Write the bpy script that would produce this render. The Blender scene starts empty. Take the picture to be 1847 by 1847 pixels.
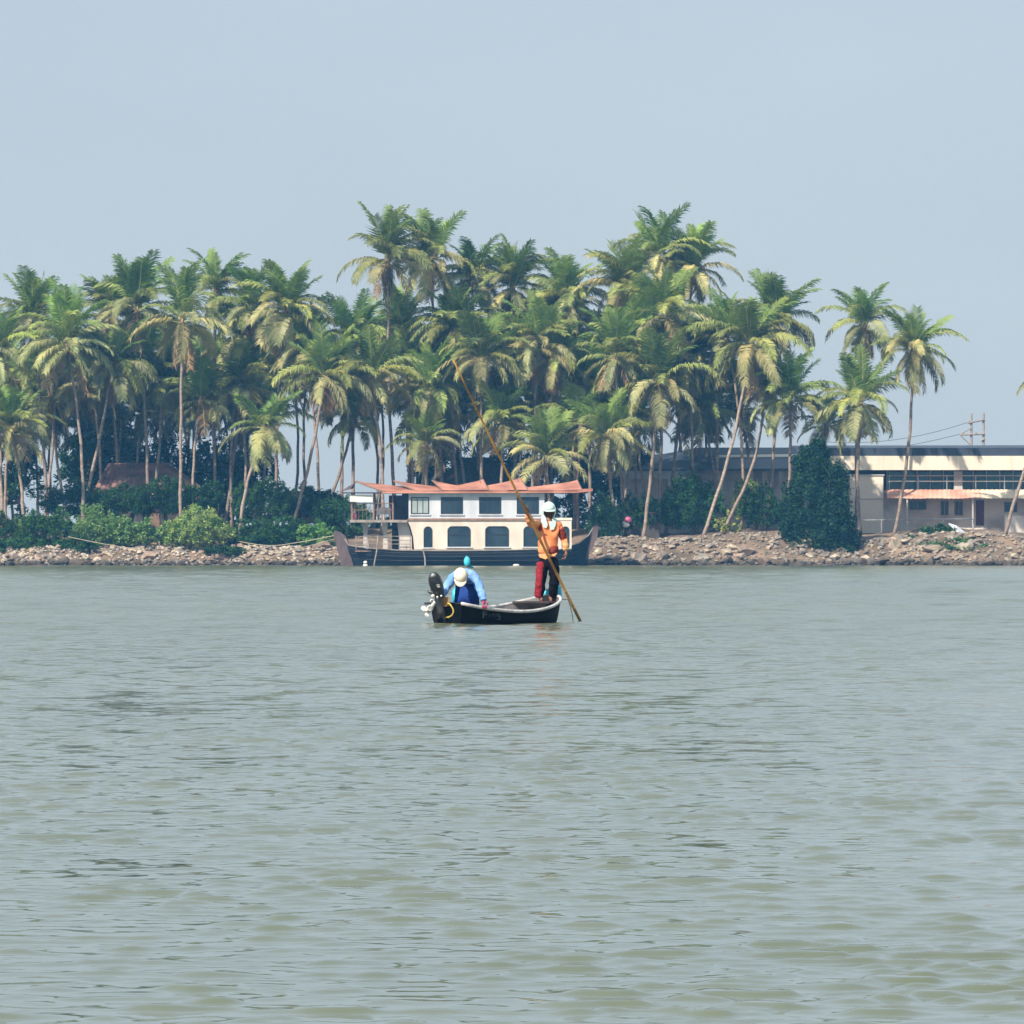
import bpy, math, random
import numpy as np
from mathutils import Vector, Matrix

# ------------------------------------------------------------------ camera, sky, sun, exposure
F = 11000.0            # focal length in pixels of the 1847 px photograph
H = 1.22               # eye height above the water
HZ = 992.0             # horizon row
SC = bpy.context.scene
COL = SC.collection
cam_data = bpy.data.cameras.new('camera')
cam_data.sensor_width = 36.0
cam_data.lens = 36.0 * F / 1847.0
cam_data.shift_y = (HZ - 923.5) / 1847.0
cam_data.clip_start = 0.5
cam_data.clip_end = 6000.0
cam = bpy.data.objects.new('camera', cam_data)
cam.location = (0, 0, H)
cam.rotation_euler = (math.radians(90), 0, 0)
COL.objects.link(cam)
SC.camera = cam

SUN = Vector((-0.52, -0.72, 0.78)).normalized()
sun_el = math.asin(SUN.z)
sun_az = math.atan2(SUN.x, SUN.y)

world = bpy.data.worlds.new('World')
SC.world = world
world.use_nodes = True
wn = world.node_tree
wn.nodes.clear()
w_out = wn.nodes.new('ShaderNodeOutputWorld')
w_bg = wn.nodes.new('ShaderNodeBackground')
w_sky = wn.nodes.new('ShaderNodeTexSky')
w_sky.sky_type = 'NISHITA'
w_sky.sun_disc = False
w_sky.sun_elevation = sun_el
w_sky.sun_rotation = sun_az
w_sky.air_density = 1.0
w_sky.dust_density = 3.0
w_sky.ozone_density = 1.5
w_mul = wn.nodes.new('ShaderNodeMix')
w_mul.data_type = 'RGBA'
w_mul.blend_type = 'MIX'
w_mul.inputs[0].default_value = 0.90
w_mul.inputs[7].default_value = (4.0, 4.85, 5.75, 1)     # even white-blue humid haze layer
w_tc = wn.nodes.new('ShaderNodeTexCoord')
w_map = wn.nodes.new('ShaderNodeMapping')
w_map.inputs['Scale'].default_value = (1, 1, 2.2)
w_no = wn.nodes.new('ShaderNodeTexNoise')
w_no.inputs['Scale'].default_value = 7.0
w_no.inputs['Detail'].default_value = 3
w_cr = wn.nodes.new('ShaderNodeValToRGB')
w_cr.color_ramp.elements[0].position = 0.3
w_cr.color_ramp.elements[1].position = 0.7
w_cr.color_ramp.elements[0].color = (3.85, 4.70, 5.60, 1)
w_cr.color_ramp.elements[1].color = (4.25, 5.10, 5.98, 1)
wn.links.new(w_tc.outputs['Generated'], w_map.inputs[0])
wn.links.new(w_map.outputs[0], w_no.inputs[0])
wn.links.new(w_no.outputs['Fac'], w_cr.inputs[0])
wn.links.new(w_cr.outputs[0], w_mul.inputs[7])
w_bg.inputs[1].default_value = 0.112
wn.links.new(w_sky.outputs[0], w_mul.inputs[6])
wn.links.new(w_mul.outputs[2], w_bg.inputs[0])
wn.links.new(w_bg.outputs[0], w_out.inputs[0])

sun_data = bpy.data.lights.new('sun', 'SUN')
sun_data.energy = 5.0
sun_data.angle = math.radians(0.5)
sun_data.color = (1.0, 0.93, 0.82)
sun = bpy.data.objects.new('sun', sun_data)
sun.rotation_euler = (-SUN).to_track_quat('-Z', 'Y').to_euler()
sun.location = (-60, -60, 90)
COL.objects.link(sun)

SC.view_settings.view_transform = 'Standard'
SC.view_settings.look = 'None'
SC.view_settings.exposure = 0.22
SC.view_settings.gamma = 1.0
SC.view_settings.use_curve_mapping = False

SC.cycles.max_bounces = 6
SC.cycles.transparent_max_bounces = 6
SC.cycles.volume_bounces = 0
SC.cycles.use_denoising = True

rnd = random.Random(7)
nr = np.random.default_rng(11)


# ------------------------------------------------------------------ helpers
def X(px, D): return (px - 923.5) / F * D
def Z(py, D): return H + (HZ - py) / F * D
def P(px, py, D): return Vector((X(px, D), D, Z(py, D)))


def tag(o, label=None, cat=None, group=None, kind=None):
    if label: o['label'] = label
    if cat: o['category'] = cat
    if group: o['group'] = group
    if kind: o['kind'] = kind
    return o


def thing(name, label, cat, loc=(0, 0, 0), group=None):
    o = bpy.data.objects.new(name, None)
    o.empty_display_size = 0.3
    o.location = loc
    COL.objects.link(o)
    return tag(o, label, cat, group)


class MB:
    """collects shapes; build() links them as one mesh object"""
    def __init__(self):
        self.v = []; self.f = []

    def add(self, vs, fs):
        b = len(self.v)
        self.v += [tuple(p) for p in vs]
        self.f += [tuple(b + i for i in f) for f in fs]
        return self

    def box(self, x0, x1, y0, y1, z0, z1):
        vs = [(x0, y0, z0), (x1, y0, z0), (x1, y1, z0), (x0, y1, z0), (x0, y0, z1), (x1, y0, z1), (x1, y1, z1), (x0, y1, z1)]
        return self.add(vs, [(0, 3, 2, 1), (4, 5, 6, 7), (0, 1, 5, 4), (1, 2, 6, 5), (2, 3, 7, 6), (3, 0, 4, 7)])

    def prism(self, poly, y0, y1):
        """poly: list of (x,z); extruded from y0 to y1"""
        n = len(poly)
        vs = [(x, y0, z) for x, z in poly] + [(x, y1, z) for x, z in poly]
        fs = [tuple(range(n)), tuple(range(2 * n - 1, n - 1, -1))]
        fs += [(i, i + n, (i + 1) % n + n, (i + 1) % n) for i in range(n)]
        return self.add(vs, fs)

    def slab(self, quad, t):
        """quad: four 3D points; thickened by vector t"""
        t = Vector(t)
        q = [Vector(p) for p in quad]
        n = len(q)
        vs = q + [p + t for p in q]
        fs = [tuple(range(n)), tuple(range(2 * n - 1, n - 1, -1))] + [(i, i + n, (i + 1) % n + n, (i + 1) % n) for i in range(n)]
        return self.add(vs, fs)

    def ring(self, outer, inner, y0, y1):
        n = len(outer)
        vs = [(x, y0, z) for x, z in outer] + [(x, y0, z) for x, z in inner] + \
             [(x, y1, z) for x, z in outer] + [(x, y1, z) for x, z in inner]
        fs = []
        for i in range(n):
            j = (i + 1) % n
            fs += [(i, j, j + n, i + n), (i + 2 * n, i + 3 * n, j + 3 * n, j + 2 * n),
                   (i, i + 2 * n, j + 2 * n, j), (i + n, j + n, j + 3 * n, i + 3 * n)]
        return self.add(vs, fs)

    def tube(self, pts, r, n=6, cap=True):
        pts = [Vector(p) for p in pts]
        if not hasattr(r, '__len__'): r = [r] * len(pts)
        vs = []; fs = []
        for i, p in enumerate(pts):
            t = (pts[min(i + 1, len(pts) - 1)] - pts[max(i - 1, 0)]).normalized()
            a = t.cross(Vector((0.13, 0.97, 0.2)))
            if a.length < 0.05: a = t.cross(Vector((1, 0, 0)))
            a.normalize(); b = t.cross(a)
            for k in range(n):
                th = 2 * math.pi * k / n
                vs.append(p + (a * math.cos(th) + b * math.sin(th)) * r[i])
        for i in range(len(pts) - 1):
            for k in range(n):
                k2 = (k + 1) % n
                fs.append((i * n + k, i * n + k2, (i + 1) * n + k2, (i + 1) * n + k))
        if cap:
            fs.append(tuple(range(n - 1, -1, -1)))
            fs.append(tuple((len(pts) - 1) * n + k for k in range(n)))
        return self.add(vs, fs)

    def ell(self, c, rx, ry, rz, nu=12, nv=8, m=None, z0=-1.0):
        """ellipsoid (from latitude z0 of -1..1), optional 3x3 matrix"""
        vs = []; fs = []
        a0 = math.asin(z0)
        for j in range(nv + 1):
            la = a0 + (math.pi / 2 - a0) * j / nv
            for i in range(nu):
                th = 2 * math.pi * i / nu
                p = Vector((rx * math.cos(la) * math.cos(th), ry * math.cos(la) * math.sin(th), rz * math.sin(la)))
                if m: p = m @ p
                vs.append(Vector(c) + p)
        for j in range(nv):
            for i in range(nu):
                i2 = (i + 1) % nu
                fs.append((j * nu + i, j * nu + i2, (j + 1) * nu + i2, (j + 1) * nu + i))
        if z0 > -0.99: fs.append(tuple(range(nu - 1, -1, -1)))
        return self.add(vs, fs)

    def mesh(self, name, mat, off=(0, 0, 0), smooth=False):
        me = bpy.data.meshes.new(name)
        ox, oy, oz = off
        me.from_pydata([(x - ox, y - oy, z - oz) for x, y, z in self.v], [], self.f)
        if smooth: me.polygons.foreach_set('use_smooth', [True] * len(me.polygons))
        if mat: me.materials.append(mat)
        me.update()
        return me

    def build(self, name, mat, parent=None, smooth=False):
        off = Vector((0, 0, 0))
        q = parent
        while q is not None:
            off += Vector(q.location); q = q.parent
        o = bpy.data.objects.new(name, self.mesh(name, mat, off, smooth))
        COL.objects.link(o)
        if parent: o.parent = parent
        return o


def np_mesh(name, v, f, mat, smooth=False):
    """v (n,3), f (m,k) arrays"""
    me = bpy.data.meshes.new(name)
    n, (m, k) = len(v), f.shape
    me.vertices.add(n)
    me.vertices.foreach_set('co', np.asarray(v, dtype=np.float32).ravel())
    me.loops.add(m * k)
    me.loops.foreach_set('vertex_index', f.astype(np.int32).ravel())
    me.polygons.add(m)
    me.polygons.foreach_set('loop_start', np.arange(0, m * k, k, dtype=np.int32))
    me.polygons.foreach_set('loop_total', np.full(m, k, dtype=np.int32))
    if smooth: me.polygons.foreach_set('use_smooth', np.ones(m, dtype=bool))
    me.materials.append(mat)
    me.update(calc_edges=True)
    return me


def link(name, me, parent=None, loc=None, rot=None, scale=None):
    o = bpy.data.objects.new(name, me)
    if parent: o.parent = parent
    if loc is not None: o.location = loc
    if rot is not None: o.rotation_euler = rot
    if scale is not None: o.scale = scale
    COL.objects.link(o)
    return o


# ------------------------------------------------------------------ materials
def mat(name, c1, c2=None, scale=3.0, rough=0.7, bump=0.0, bscale=None, metal=0.0, spec=0.5, stretch=(1, 1, 1), objcol=0.0,
        rndcol=0.0, transl=None, lo=0.35, hi=0.65, coord='Object', detail=5):
    m = bpy.data.materials.new(name)
    m.use_nodes = True
    nt = m.node_tree
    N = nt.nodes; L = nt.links
    bs = N['Principled BSDF']
    out = N['Material Output']
    bs.inputs['Roughness'].default_value = rough
    bs.inputs['Metallic'].default_value = metal
    bs.inputs['Specular IOR Level'].default_value = spec
    tc = N.new('ShaderNodeTexCoord')
    mp = N.new('ShaderNodeMapping')
    mp.inputs['Scale'].default_value = stretch
    L.new(tc.outputs[coord], mp.inputs[0])
    if c2 is None: c2 = tuple(x * 0.8 for x in c1)
    no = N.new('ShaderNodeTexNoise')
    no.inputs['Scale'].default_value = scale
    no.inputs['Detail'].default_value = detail
    L.new(mp.outputs[0], no.inputs[0])
    cr = N.new('ShaderNodeValToRGB')
    cr.color_ramp.elements[0].position = lo
    cr.color_ramp.elements[1].position = hi
    cr.color_ramp.elements[0].color = (*c1, 1)
    cr.color_ramp.elements[1].color = (*c2, 1)
    L.new(no.outputs['Fac'], cr.inputs[0])
    col = cr.outputs[0]
    if rndcol > 0:
        oi = N.new('ShaderNodeObjectInfo')
        mr = N.new('ShaderNodeMapRange')
        mr.inputs[3].default_value = 1 - rndcol
        mr.inputs[4].default_value = 1 + rndcol
        L.new(oi.outputs['Random'], mr.inputs[0])
        mx = N.new('ShaderNodeMix'); mx.data_type = 'RGBA'; mx.blend_type = 'MULTIPLY'
        mx.inputs[0].default_value = 1.0
        L.new(col, mx.inputs[6]); L.new(mr.outputs[0], mx.inputs[7])
        col = mx.outputs[2]
    if objcol > 0:
        oi = N.new('ShaderNodeObjectInfo')
        mx = N.new('ShaderNodeMix'); mx.data_type = 'RGBA'; mx.blend_type = 'MULTIPLY'
        mx.inputs[0].default_value = objcol
        L.new(col, mx.inputs[6]); L.new(oi.outputs['Color'], mx.inputs[7])
        col = mx.outputs[2]
    L.new(col, bs.inputs['Base Color'])
    if bump > 0:
        nb = N.new('ShaderNodeTexNoise')
        nb.inputs['Scale'].default_value = bscale or scale * 3
        nb.inputs['Detail'].default_value = 4
        L.new(mp.outputs[0], nb.inputs[0])
        bp = N.new('ShaderNodeBump')
        bp.inputs['Strength'].default_value = 1.0
        bp.inputs['Distance'].default_value = bump
        L.new(nb.outputs['Fac'], bp.inputs['Height'])
        L.new(bp.outputs[0], bs.inputs['Normal'])
    if transl:
        tr = N.new('ShaderNodeBsdfTranslucent')
        L.new(col, tr.inputs[0])
        ms = N.new('ShaderNodeMixShader')
        ms.inputs[0].default_value = transl
        L.new(bs.outputs[0], ms.inputs[1]); L.new(tr.outputs[0], ms.inputs[2])
        L.new(ms.outputs[0], out.inputs[0])
    return m


M = {}
M['frond_young'] = mat('frond_young', (0.16, 0.25, 0.055), (0.27, 0.34, 0.085), 0.6, 0.45, spec=0.3, objcol=1, rndcol=0.25, transl=0.36)
M['frond_mid'] = mat('frond_mid', (0.22, 0.26, 0.07), (0.38, 0.365, 0.12), 0.6, 0.45, spec=0.3, objcol=1, rndcol=0.3, transl=0.25)
M['frond_old'] = mat('frond_old', (0.27, 0.27, 0.12), (0.44, 0.37, 0.19), 0.6, 0.5, spec=0.3, objcol=1, rndcol=0.3, transl=0.15)
M['frond_dead'] = mat('frond_dead', (0.30, 0.16, 0.10), (0.42, 0.27, 0.16), 0.9, 0.8, objcol=1, rndcol=0.25, transl=0.1)
M['rachis'] = mat('rachis', (0.42, 0.42, 0.20), (0.34, 0.33, 0.14), 2, 0.5)
M['trunk'] = mat('palm_bark', (0.24, 0.19, 0.155), (0.42, 0.34, 0.29), 2.2, 0.9, bump=0.02, bscale=9, stretch=(1, 1, 2.5), objcol=1)
M['heart'] = mat('crown_fibre', (0.26, 0.14, 0.08), (0.36, 0.24, 0.13), 4, 0.9)
M['coconut'] = mat('coconut', (0.22, 0.20, 0.05), (0.35, 0.17, 0.05), 1.5, 0.5)
M['leaf_bright'] = mat('bush_leaf_bright', (0.14, 0.27, 0.06), (0.30, 0.40, 0.13), 0.9, 0.5, objcol=1, rndcol=0.1, transl=0.2)
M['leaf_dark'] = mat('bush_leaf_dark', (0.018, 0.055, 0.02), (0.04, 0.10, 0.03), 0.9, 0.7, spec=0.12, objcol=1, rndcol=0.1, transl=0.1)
M['twig'] = mat('twig', (0.10, 0.075, 0.05), (0.2, 0.16, 0.11), 4, 0.9)
M['stone'] = mat('bank_stone', (0.19, 0.17, 0.15), (0.46, 0.395, 0.32), 1.4, 0.9, bump=0.03, bscale=7, rndcol=0.35, objcol=1)
M['soil'] = mat('bank_soil', (0.085, 0.066, 0.048), (0.29, 0.205, 0.145), 0.35, 0.95, bump=0.08, bscale=2.2, lo=0.3, hi=0.7)
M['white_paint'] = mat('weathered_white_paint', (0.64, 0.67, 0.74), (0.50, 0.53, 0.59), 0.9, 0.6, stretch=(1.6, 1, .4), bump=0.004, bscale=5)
M['cream_paint'] = mat('cream_paint', (0.76, 0.68, 0.60), (0.60, 0.53, 0.46), 0.9, 0.6, stretch=(1.6, 1, .4), bump=0.004, bscale=5)
M['roof_red'] = mat('red_painted_roof', (0.33, 0.13, 0.085), (0.56, 0.25, 0.17), 0.9, 0.65, bump=0.01, bscale=4, stretch=(1, 1, 1), rndcol=0.14)
M['hull'] = mat('tarred_hull_planks', (0.004, 0.008, 0.016), (0.012, 0.018, 0.032), 1.1, 0.7, spec=0.2, bump=0.006, bscale=6, stretch=(0.5, 1, 5))
M['stem_wood'] = mat('weathered_purple_brown_wood', (0.085, 0.06, 0.07), (0.14, 0.10, 0.105), 1.6, 0.8, bump=0.01, bscale=6, stretch=(2, 1, 0.6))
M['dark_wood'] = mat('dark_wood', (0.03, 0.025, 0.025), (0.07, 0.05, 0.045), 3, 0.7)
M['brown_wood'] = mat('brown_wood', (0.20, 0.12, 0.085), (0.30, 0.19, 0.14), 3, 0.7)
M['grey_wood'] = mat('grey_wood', (0.22, 0.19, 0.175), (0.36, 0.32, 0.29), 3, 0.8, bump=0.005)
M['bamboo'] = mat('bamboo', (0.42, 0.22, 0.045), (0.17, 0.085, 0.02), 1.6, 0.45, stretch=(1, 1, 1.2), lo=0.4, hi=0.6)
M['frame_dark'] = mat('dark_window_frame', (0.03, 0.035, 0.04), None, 2, 0.5)
M['glass'] = mat('tinted_glass', (0.012, 0.028, 0.045), (0.03, 0.05, 0.07), 0.8, 0.12, spec=0.4)
M['curtain'] = mat('pale_curtained_glass', (0.30, 0.36, 0.36), (0.40, 0.45, 0.44), 1.5, 0.15)
M['teal_glass'] = mat('teal_glass', (0.03, 0.10, 0.13), (0.06, 0.16, 0.18), 0.6, 0.12)
M['dark_metal'] = mat('dark_metal', (0.02, 0.022, 0.025), (0.05, 0.05, 0.05), 6, 0.35, spec=0.6)
M['galv'] = mat('galvanised_steel', (0.35, 0.36, 0.37), (0.5, 0.5, 0.5), 5, 0.5, metal=0.4)
M['rope'] = mat('rope', (0.45, 0.40, 0.30), (0.33, 0.28, 0.2), 8, 0.9)
M['yellow_rope'] = mat('yellow_rope', (0.62, 0.47, 0.08), (0.45, 0.33, 0.05), 14, 0.8)
M['concrete'] = mat('concrete', (0.26, 0.25, 0.25), (0.36, 0.34, 0.33), 0.5, 0.9, bump=0.01, bscale=3)
M['plaster'] = mat('cream_plaster', (0.82, 0.74, 0.64), (0.70, 0.61, 0.53), 0.45, 0.85, bump=0.006, bscale=4, lo=0.4, hi=0.75)
M['greyplaster'] = mat('stained_grey_plaster', (0.42, 0.38, 0.36), (0.72, 0.67, 0.63), 0.45, 0.9, lo=0.36, hi=0.6, bump=0.006, bscale=4)
M['roof_dark'] = mat('dark_blue_sheet_roof', (0.025, 0.035, 0.06), (0.045, 0.06, 0.09), 0.6, 0.5)
M['fascia'] = mat('cream_sheet_fascia', (0.86, 0.78, 0.66), (0.78, 0.68, 0.56), 0.4, 0.6, stretch=(3, 1, 0.5))
M['awning'] = mat('faded_pink_awning_sheet', (0.62, 0.27, 0.20), (0.78, 0.58, 0.44), 0.5, 0.7, lo=0.35, hi=0.65)
M['awning_cream'] = mat('cream_awning_sheet', (0.80, 0.68, 0.50), (0.84, 0.74, 0.58), 0.3, 0.7)
M['maroon'] = mat('maroon_paint', (0.13, 0.025, 0.05), None, 2, 0.6)
M['thatch'] = mat('dark_thatch', (0.045, 0.04, 0.035), (0.10, 0.085, 0.075), 3, 0.95, bump=0.05, bscale=8)
M['old_tile'] = mat('old_red_tile', (0.13, 0.07, 0.06), (0.26, 0.15, 0.13), 1.2, 0.85, bump=0.02, bscale=6, rndcol=0.2)
M['dark_wall'] = mat('dark_wall', (0.05, 0.045, 0.045), (0.09, 0.08, 0.075), 1, 0.9)
M['canoe'] = mat('black_tarred_fibreglass', (0.002, 0.003, 0.005), (0.006, 0.007, 0.011), 4, 0.6, spec=0.12, bump=0.003, bscale=9, stretch=(1, 1, 2))
M['canoe_in'] = mat('worn_grey_canoe_inside', (0.34, 0.32, 0.32), (0.16, 0.15, 0.16), 5, 0.7, bump=0.004, bscale=20)
M['canoe_rim'] = mat('scuffed_white_gunwale', (0.72, 0.70, 0.69), (0.42, 0.40, 0.39), 9, 0.5, bump=0.003, bscale=25)
M['faded_paint'] = mat('faded_grey_lettering', (0.055, 0.07, 0.08), (0.014, 0.017, 0.02), 18, 0.8, lo=0.4, hi=0.6)
M['skin_shaded'] = mat('brown_skin_shaded', (0.060, 0.030, 0.020), (0.085, 0.045, 0.03), 9, 0.5)  # darker copy for faces: shade under the cap put into the colour
M['skin'] = mat('brown_skin', (0.20, 0.095, 0.06), (0.26, 0.13, 0.085), 9, 0.5)
M['orange_cloth'] = mat('peach_orange_shirt', (0.80, 0.24, 0.09), (0.80, 0.36, 0.16), 7, 0.85, bump=0.012, bscale=9, lo=0.45, hi=0.6)
M['red_cloth'] = mat('dark_red_shirt_patch', (0.15, 0.018, 0.014), (0.27, 0.04, 0.025), 10, 0.85, bump=0.01, bscale=12)
M['aqua_cloth'] = mat('pale_aqua_cloth', (0.52, 0.72, 0.68), (0.62, 0.78, 0.72), 14, 0.85, bump=0.01, bscale=22)
M['black_cloth'] = mat('black_trousers', (0.004, 0.004, 0.008), (0.010, 0.009, 0.016), 10, 0.9, spec=0.1, bump=0.012, bscale=10)
M['crimson_cloth'] = mat('crimson_trouser_panel', (0.32, 0.010, 0.025), (0.22, 0.008, 0.018), 10, 0.8, bump=0.01, bscale=10)
M['yellow_cloth'] = mat('pale_yellow_cuff', (0.80, 0.60, 0.28), (0.7, 0.42, 0.2), 20, 0.85)
M['blue_shirt'] = mat('pale_blue_shirt', (0.14, 0.32, 0.76), (0.27, 0.47, 0.84), 8, 0.85, bump=0.018, bscale=11)
M['navy_cloth'] = mat('navy_trousers', (0.006, 0.03, 0.20), (0.010, 0.07, 0.34), 7, 0.85, bump=0.012, bscale=10)
M['cream_cloth'] = mat('cream_cap_cloth', (0.84, 0.76, 0.62), (0.80, 0.70, 0.56), 14, 0.85, bump=0.006, bscale=24)
M['cyan_plastic'] = mat('turquoise_plastic', (0.05, 0.50, 0.66), (0.08, 0.60, 0.74), 8, 0.35)
M['teal_cloth'] = mat('teal_cloth', (0.015, 0.25, 0.30), (0.03, 0.36, 0.42), 12, 0.8)
M['magenta'] = mat('magenta_glove', (0.50, 0.03, 0.13), (0.6, 0.06, 0.2), 20, 0.6)
M['black_plastic'] = mat('glossy_black_cowl', (0.006, 0.007, 0.009), (0.012, 0.013, 0.016), 6, 0.18, spec=0.7)
M['ochre_wood'] = mat('ochre_wood_block', (0.42, 0.24, 0.08), (0.26, 0.13, 0.05), 9, 0.8)
M['white_metal'] = mat('worn_white_alloy', (0.78, 0.76, 0.74), (0.6, 0.58, 0.56), 14, 0.4, metal=0.2)
M['white_plastic'] = mat('white_plastic', (0.84, 0.82, 0.78), (0.76, 0.74, 0.7), 3, 0.4)
M['pink_plastic'] = mat('pink_plastic', (0.42, 0.08, 0.18), (0.5, 0.13, 0.24), 3, 0.4)
M['green_leaf'] = mat('lime_leaf', (0.30, 0.36, 0.07), (0.42, 0.44, 0.10), 1.5, 0.5, transl=0.2, rndcol=0.1)


def add_wet_line(m, z0=0.12, z1=0.55, k=0.3):
    """soaked, weedy band just above the waterline"""
    nt = m.node_tree; N = nt.nodes; L = nt.links
    bs = N['Principled BSDF']
    src = bs.inputs['Base Color'].links[0].from_socket
    g = N.new('ShaderNodeNewGeometry'); sp = N.new('ShaderNodeSeparateXYZ'); L.new(g.outputs['Position'], sp.inputs[0])
    n = N.new('ShaderNodeTexNoise'); n.inputs['Scale'].default_value = 1.3; L.new(g.outputs['Position'], n.inputs[0])
    ad = N.new('ShaderNodeMath'); ad.operation = 'MULTIPLY_ADD'; ad.inputs[1].default_value = -0.5
    L.new(n.outputs['Fac'], ad.inputs[0]); L.new(sp.outputs[2], ad.inputs[2])
    mr = N.new('ShaderNodeMapRange'); mr.inputs[1].default_value = z0 - .25; mr.inputs[2].default_value = z1 - .25
    mr.inputs[3].default_value = k; mr.inputs[4].default_value = 1.0
    L.new(ad.outputs[0], mr.inputs[0])
    mx = N.new('ShaderNodeMix'); mx.data_type = 'RGBA'; mx.blend_type = 'MULTIPLY'; mx.inputs[0].default_value = 1
    L.new(src, mx.inputs[6]); L.new(mr.outputs[0], mx.inputs[7]); L.new(mx.outputs[2], bs.inputs['Base Color'])


add_wet_line(M['soil'])
add_wet_line(M['stone'])


# ------------------------------------------------------------------ water
def water_material():
    m = bpy.data.materials.new('turbid_green_river_water')
    m.use_nodes = True
    nt = m.node_tree; N = nt.nodes; L = nt.links
    bs = N['Principled BSDF']
    bs.inputs['Roughness'].default_value = 0.07
    bs.inputs['IOR'].default_value = 1.5
    geo = N.new('ShaderNodeNewGeometry')
    sp = N.new('ShaderNodeSeparateXYZ')
    L.new(geo.outputs['Position'], sp.inputs[0])
    n0 = N.new('ShaderNodeTexNoise'); n0.inputs['Scale'].default_value = 0.12; n0.inputs['Detail'].default_value = 4
    L.new(geo.outputs['Position'], n0.inputs[0])
    cr = N.new('ShaderNodeValToRGB')
    cr.color_ramp.elements[0].position = 0.35; cr.color_ramp.elements[1].position = 0.65
    cr.color_ramp.elements[0].color = (0.105, 0.124, 0.068, 1)
    cr.color_ramp.elements[1].color = (0.130, 0.150, 0.088, 1)
    L.new(n0.outputs['Fac'], cr.inputs[0])
    L.new(cr.outputs[0], bs.inputs['Base Color'])

    def noise(scale, stretch, detail=3, rough=0.55):
        mp = N.new('ShaderNodeMapping'); mp.inputs['Scale'].default_value = stretch
        L.new(geo.outputs['Position'], mp.inputs[0])
        n = N.new('ShaderNodeTexNoise')
        n.inputs['Scale'].default_value = scale; n.inputs['Detail'].default_value = detail
        n.inputs['Roughness'].default_value = rough
        L.new(mp.outputs[0], n.inputs[0])
        return n.outputs['Fac']

    def ramp(y0, y1, a, b):
        r = N.new('ShaderNodeMapRange')
        r.inputs[1].default_value = y0; r.inputs[2].default_value = y1
        r.inputs[3].default_value = a; r.inputs[4].default_value = b
        L.new(sp.outputs[1], r.inputs[0])
        return r.outputs[0]

    def mul(a, b):
        q = N.new('ShaderNodeMath'); q.operation = 'MULTIPLY'
        L.new(a, q.inputs[0])
        if hasattr(b, 'links'): L.new(b, q.inputs[1])
        else: q.inputs[1].default_value = b
        return q.outputs[0]
    def slopes(scale, stretch, amp, detail=2, rough=0.6):
        """slope vector of unresolved ripples, read straight from a vector noise"""
        mp = N.new('ShaderNodeMapping'); mp.inputs['Scale'].default_value = stretch
        L.new(geo.outputs['Position'], mp.inputs[0])
        n = N.new('ShaderNodeTexNoise')
        n.inputs['Scale'].default_value = scale; n.inputs['Detail'].default_value = detail
        n.inputs['Roughness'].default_value = rough
        L.new(mp.outputs[0], n.inputs[0])
        sb = N.new('ShaderNodeVectorMath'); sb.operation = 'SUBTRACT'; sb.inputs[1].default_value = (.5, .5, .5)
        L.new(n.outputs['Color'], sb.inputs[0])
        sc = N.new('ShaderNodeVectorMath'); sc.operation = 'SCALE'
        L.new(sb.outputs[0], sc.inputs[0]); L.new(amp, sc.inputs['Scale'])
        fl = N.new('ShaderNodeVectorMath'); fl.operation = 'MULTIPLY'; fl.inputs[1].default_value = (.7, 1.0, 0)
        L.new(sc.outputs[0], fl.inputs[0])
        return fl.outputs[0]

    def vadd(p, q):
        v = N.new('ShaderNodeVectorMath'); L.new(p, v.inputs[0]); L.new(q, v.inputs[1]); return v.outputs[0]
    tot = vadd(geo.outputs['Normal'], slopes(9.0, (1, 1.2, 1), ramp(14, 42, 0.07, 0.32)))
    tot = vadd(tot, slopes(2.2, (1, 1.3, 1), ramp(20, 55, 0.05, 0.42)))
    tot = vadd(tot, slopes(0.7, (1.4, 0.8, 1), ramp(40, 120, 0.0, 0.16)))
    tot = vadd(tot, slopes(0.25, (1.3, 0.35, 1), ramp(60, 300, 0.0, 0.08)))
    nm = N.new('ShaderNodeVectorMath'); nm.operation = 'NORMALIZE'
    L.new(tot, nm.inputs[0])
    L.new(nm.outputs[0], bs.inputs['Normal'])
    # unresolved ripples far out widen the reflection
    L.new(ramp(25, 110, 0.06, 0.17), bs.inputs['Roughness'])
    return m


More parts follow.
